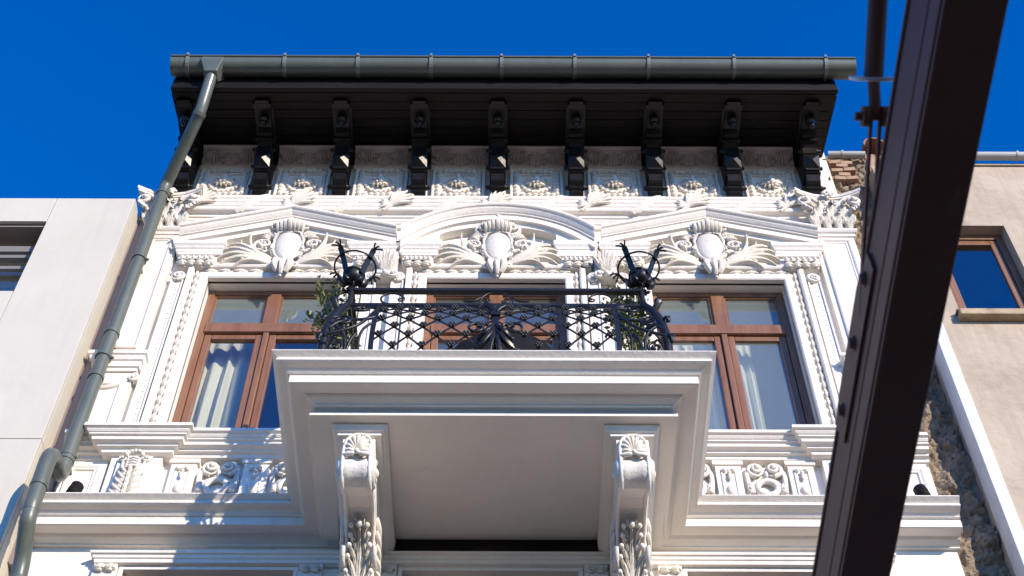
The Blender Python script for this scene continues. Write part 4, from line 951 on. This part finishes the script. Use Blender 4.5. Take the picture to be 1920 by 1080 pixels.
wn_ = MB(); wn_.box(-6.6, -4.262, -.10, -.04, 13.40, 13.46); wn_.box(-6.6, -4.262, -.06, -.02, 12.60, 12.66); wn_.box(-4.33, -4.262, -.06, -.02, 12.6, 13.4)
wn_ = obj('window', wn_, 'light_grey', LB)
bx('lintel_soffit', 'tan', wn_, -6.6, -4.263, FY + .043, .05, 13.69, 13.72); bx('blind_box', 'light_grey', wn_, -6.6, -4.262, -.13, .0, 13.46, 13.55); bx('blind_rail', 'light_grey', wn_, -6.6, -4.262, -.11, -.07, 13.20, 13.25, bevel=.004)
bx('pane', 'glass', wn_, -6.6, -4.33, -.04, -.034, 12.66, 13.4)
t = MB(); t.box(LX1 + .002, XL - .004, -.065, .0, 9.47, 14.30); t.box(LX1 + .002, LX1 + .012, -.085, -.065, 9.47, 14.30); obj('gap_flashing', t, 'tan', LB)

# ------------------------------------------------------------------ right neighbour
RB = thing('beige_house', 'old beige rendered house with brown window beyond the steel beam', 'house', (6, 0, 0))
RX, RYF = 3.81, -.2; wx0, wx1, wz0, wz1 = 4.10, 4.86, 12.42, 13.86
mb = MB()
for a, b, c_, d in ((RX, wx0, 0, 14.97), (wx1, 9, 0, 14.97), (wx0, wx1, 0, wz0), (wx0, wx1, wz1, 14.97)):
    mb.add([(a, RYF, c_), (b, RYF, c_), (b, RYF, d), (a, RYF, d)], [(0, 1, 2, 3)])
for q in ([(wx0, wz0), (wx0, wz1)], [(wx0, wz1), (wx1, wz1)], [(wx1, wz1), (wx1, wz0)], [(wx1, wz0), (wx0, wz0)]):
    (a, b), (c_, d) = q; mb.add([(a, RYF, b), (c_, RYF, d), (c_, RYF + .16, d), (a, RYF + .16, b)], [(0, 1, 2, 3)])
mb.add([(RX, RYF, 0), (RX, RYF, 14.97), (RX, 3, 14.97), (RX, 3, 0)], [(0, 1, 2, 3)])
mb.add([(RX, RYF, 14.97), (9, RYF, 14.97), (9, 6, 14.97), (RX, 6, 14.97)], [(0, 1, 2, 3)])
obj('wall', mb, 'render', RB)
y0 = RYF + .11
t = MB(); t.box(wx0 + .002, wx0 + .07, y0, y0 + .05, wz0, wz1 - .003); t.box(wx1 - .07, wx1 - .002, y0, y0 + .05, wz0, wz1 - .003); t.box(wx0 + .07, wx1 - .07, y0 + .001, y0 + .05, wz1 - .07, wz1 - .003); t.box(wx0 + .07, wx1 - .07, y0 + .001, y0 + .05, wz0, wz0 + .06)
w_ = obj('window', t, 'wood', RB, bevel=.006)
t = MB(); a, b = wx0 + .075, wx1 - .075; t.box(a, a + .065, y0 + .015, y0 + .065, wz0 + .06, wz1 - .075); t.box(b - .065, b, y0 + .015, y0 + .065, wz0 + .06, wz1 - .075); t.box(a + .065, b - .065, y0 + .016, y0 + .065, wz1 - .14, wz1 - .075); t.box(a + .065, b - .065, y0 + .016, y0 + .065, wz0 + .06, wz0 + .13); obj('casement', t, 'wood', w_, bevel=.006)
bx('pane', 'glass', w_, a + .06, b - .06, y0 + .035, y0 + .041, wz0 + .12, wz1 - .13)
mb = MB(); a, b, c_, d = wx0 - .2, wx1 + .3, wz0 - .3, wz1 + .2; yy, ye = RYF + .165, 2.2
mb.add([(a, yy, c_), (b, yy, c_), (b, ye, c_), (a, ye, c_), (a, yy, d), (b, yy, d), (b, ye, d), (a, ye, d)], [(0, 1, 2, 3), (7, 6, 5, 4), (1, 5, 6, 2), (3, 2, 6, 7), (0, 3, 7, 4)]); obj('room_lining', mb, 'tan', RB)
t = MB(); t.box(wx0 - .04, wx1 + .04, RYF - .09, RYF + .1, wz0 - .12, wz0 - .035); si = obj('window_sill', t, 'sillstone', RB, bevel=.012)
bx('sill_flashing', 'beam', si, wx0 - .05, wx1 + .05, RYF - .06, RYF + .108, wz0 - .034, wz0 - .008)
bx('corner_flashing', 'flash', RB, RX - .012, RX + .085, RYF - .03, RYF + .16, 0, 12.55, bevel=.004)
bx('corner_board', 'render', RB, RX - .006, RX + .03, RYF - .006, RYF + .1, 12.56, 15.1) if False else None
# rough stone edge: an uneven sheet
rb = MB(); nx, nz = 26, 560; xa, xc = XR - .03, RX + .06; rows = []
for j in range(nz + 1):
    z = 8.0 + 7.55 * j / nz; row = []
    for i in range(nx + 1):
        x = xa + (xc - xa) * i / nx; dq = noise.fractal(V((x * 6, 0, z * 4)), .9, 2.1, 5) * .075 + abs(noise.noise(V((x * 9, 7, z * 8)))) * -.05 + noise.noise(V((x * 26, 3, z * 22))) * .022
        row.append((x, .05 + dq, z))
    rows.append(row)
rb.rows(rows, False, False, False); obj('rubble_edge', rb, 'rubble', RB)
bx('rubble_base', 'rubble', RB, XR + .001, RX, .12, 2.5, 0, 15.5)
bk = MB(); bk.box(-.06, .06, -.03, .1, -.03, .03); bk = bk.mesh('brick')
for k in range(5):
    z = 15.40 - .085 * k
    for q in range(2 if k % 2 == 0 else 1):
        obj('brick', bk, 'brick', RB, (3.53 + q * .126 + (.06 if k % 2 else 0), .02 + random.uniform(-.012, .012), z), (random.uniform(-.05, .05), random.uniform(-.03, .03), random.uniform(-.06, .06)))
# small white gutter on the gap, coping tile and the house's own gutter
def half_gutter(name, x0, x1, y, z, r, m_):
    t = MB(); t.rows([[(x, y - q * math.cos(a), z - q * math.sin(a)) for q, rng in ((r, range(11)), (r - .004, range(10, -1, -1))) for a in [PI * k / 10 for k in rng]] for x in (x0, x1)], True); o = obj(name, t, m_, RB)
    s_ = MB(); s_.rows([[(x, y - q * math.cos(a), z - q * math.sin(a)) for q, rng in ((r + .006, range(-1, 11)), (r - .001, range(10, -2, -1))) for a in [PI * k / 10 for k in rng]] for x in (-.012, .012)], True); s_ = s_.mesh('gutter_strap')
    x = x0 + .15
    while x < x1: obj('gutter_strap', s_, m_, o, (x, 0, 0)); x += .62
half_gutter('gutter', RX + .1, 9, RYF - .07, 15.07, .05, 'strapgrey')
half_gutter('short_gutter', 3.47, 3.86, -.03, 15.50, .045, 'strapgrey')
t = MB(); t.box(RX + .1, 9, RYF - .02, 3, 14.975, 15.0); obj('eave_slab', t, 'sillstone', RB)
for k in range(7):
    y = -.10 + k * .26; t = MB(); z = 15.60 + .05 * k
    t.rows([[(3.98 - r * math.cos(a) * (1 + .12 * q), y + .3 * q, z + .03 * q + r * 1.25 * math.sin(a)) for r, rng in ((.12, range(11)), (.105, range(10, -1, -1))) for a in [PI * j / 10 for j in rng]] for q in (0, 1)], True); obj('coping_tile', t, 'tile', RB)
t = MB(); t.box(3.88, 4.08, .02, 2.2, 14.975, 15.60); obj('parapet', t, 'brick', RB)

# ------------------------------------------------------------------ canopy beam and its tie above the viewer
BZ = 1.65 + 2.6; bx0, bx1 = .79 + .15 + .005, .92 + .15 - .006
K = thing('canopy_beam', 'dark brown steel canopy beam crossing close overhead at the right', 'beam', ((bx0 + bx1) / 2, -6, BZ))
rotz = -.02; yA, yB = -9.5, -4.9
def bm(name, x0, x1, z0, z1, m_='beam', ya=yA, yb=yB, par=K, bevel=.004): return bx(name, m_, par, x0, x1, ya, yb, z0, z1, bevel=bevel)
bm('web', bx0 + .045, bx1, BZ + .012, BZ + .215)
bm('bottom_flange', bx0 + .004, bx1 + .006, BZ, BZ + .012)
bm('lower_lip', bx0, bx0 + .046, BZ + .0125, BZ + .078); bm('upper_lip', bx0 + .002, bx0 + .046, BZ + .092, BZ + .2145); bm('top_flange', bx0 - .004, bx1 + .006, BZ + .215, BZ + .227)
t = MB(); t.poly([(-6.14, BZ + .13), (-5.64, BZ + .13), (-5.62, BZ + .225), (-5.70, BZ + .238), (-6.02, BZ + .238), (-6.14, BZ + .2)], bx0 - .006, bx0 - .0, 'x'); gp = obj('gusset_plate', t, 'beam', K, bevel=.003)
for y in (-6.08, -5.90, -5.70):
    t = MB(); t.lathe([(.003, -.012), (.012, -.012), (.014, -.010), (.014, -.004), (.019, -.003), (.019, 0)], (bx0 - .006, y, BZ + .18), 12, 'x'); obj('bolt', t, 'beam', gp)
TR = thing('tie_rod', 'thin brown steel stay with pale disc rising above the canopy beam', 'tie rod', (bx0 - .03, -6.2, 4.5))
xr = bx0 + .006
A = V((xr, -5.98, 4.43)); B = V((xr, -6.40, 4.60)); Cc = V((xr, -6.46, 4.665)); Dd = V((xr + .003, -6.9, 4.86))
t = MB()
for q in (-1, 1): t.bar([A + V((q * .010, 0, 0)), B + V((q * .010, 0, 0))], .018, .006, (1, 0, 0))
obj('fork_bar', t, 'beam', TR)
t = MB(); t.tube([B + V((-.045, 0, 0)), B + V((.045, 0, 0))], .010, 10); t.tube([B + V((-.03, 0, 0)), B + V((-.014, 0, 0))], .026, 6); t.tube([B + V((.014, 0, 0)), B + V((.03, 0, 0))], .026, 6); obj('clevis_pin', t, 'beam', TR)
d = (Dd - Cc).normalized()
t = MB(); t.tube([B, Cc], .014, 10); obj('rod_end', t, 'beam', TR)
t = MB(); t.tube([Cc + d * .004, Dd, Dd + d * 2.2], .022, 14); obj('rod', t, 'beam', TR)
t = MB(); t.tube([Cc - d * .004, Cc - d * .002, Cc + d * .004], [.050, .054, .054], 28); obj('cover_disc', t, 'white', TR)
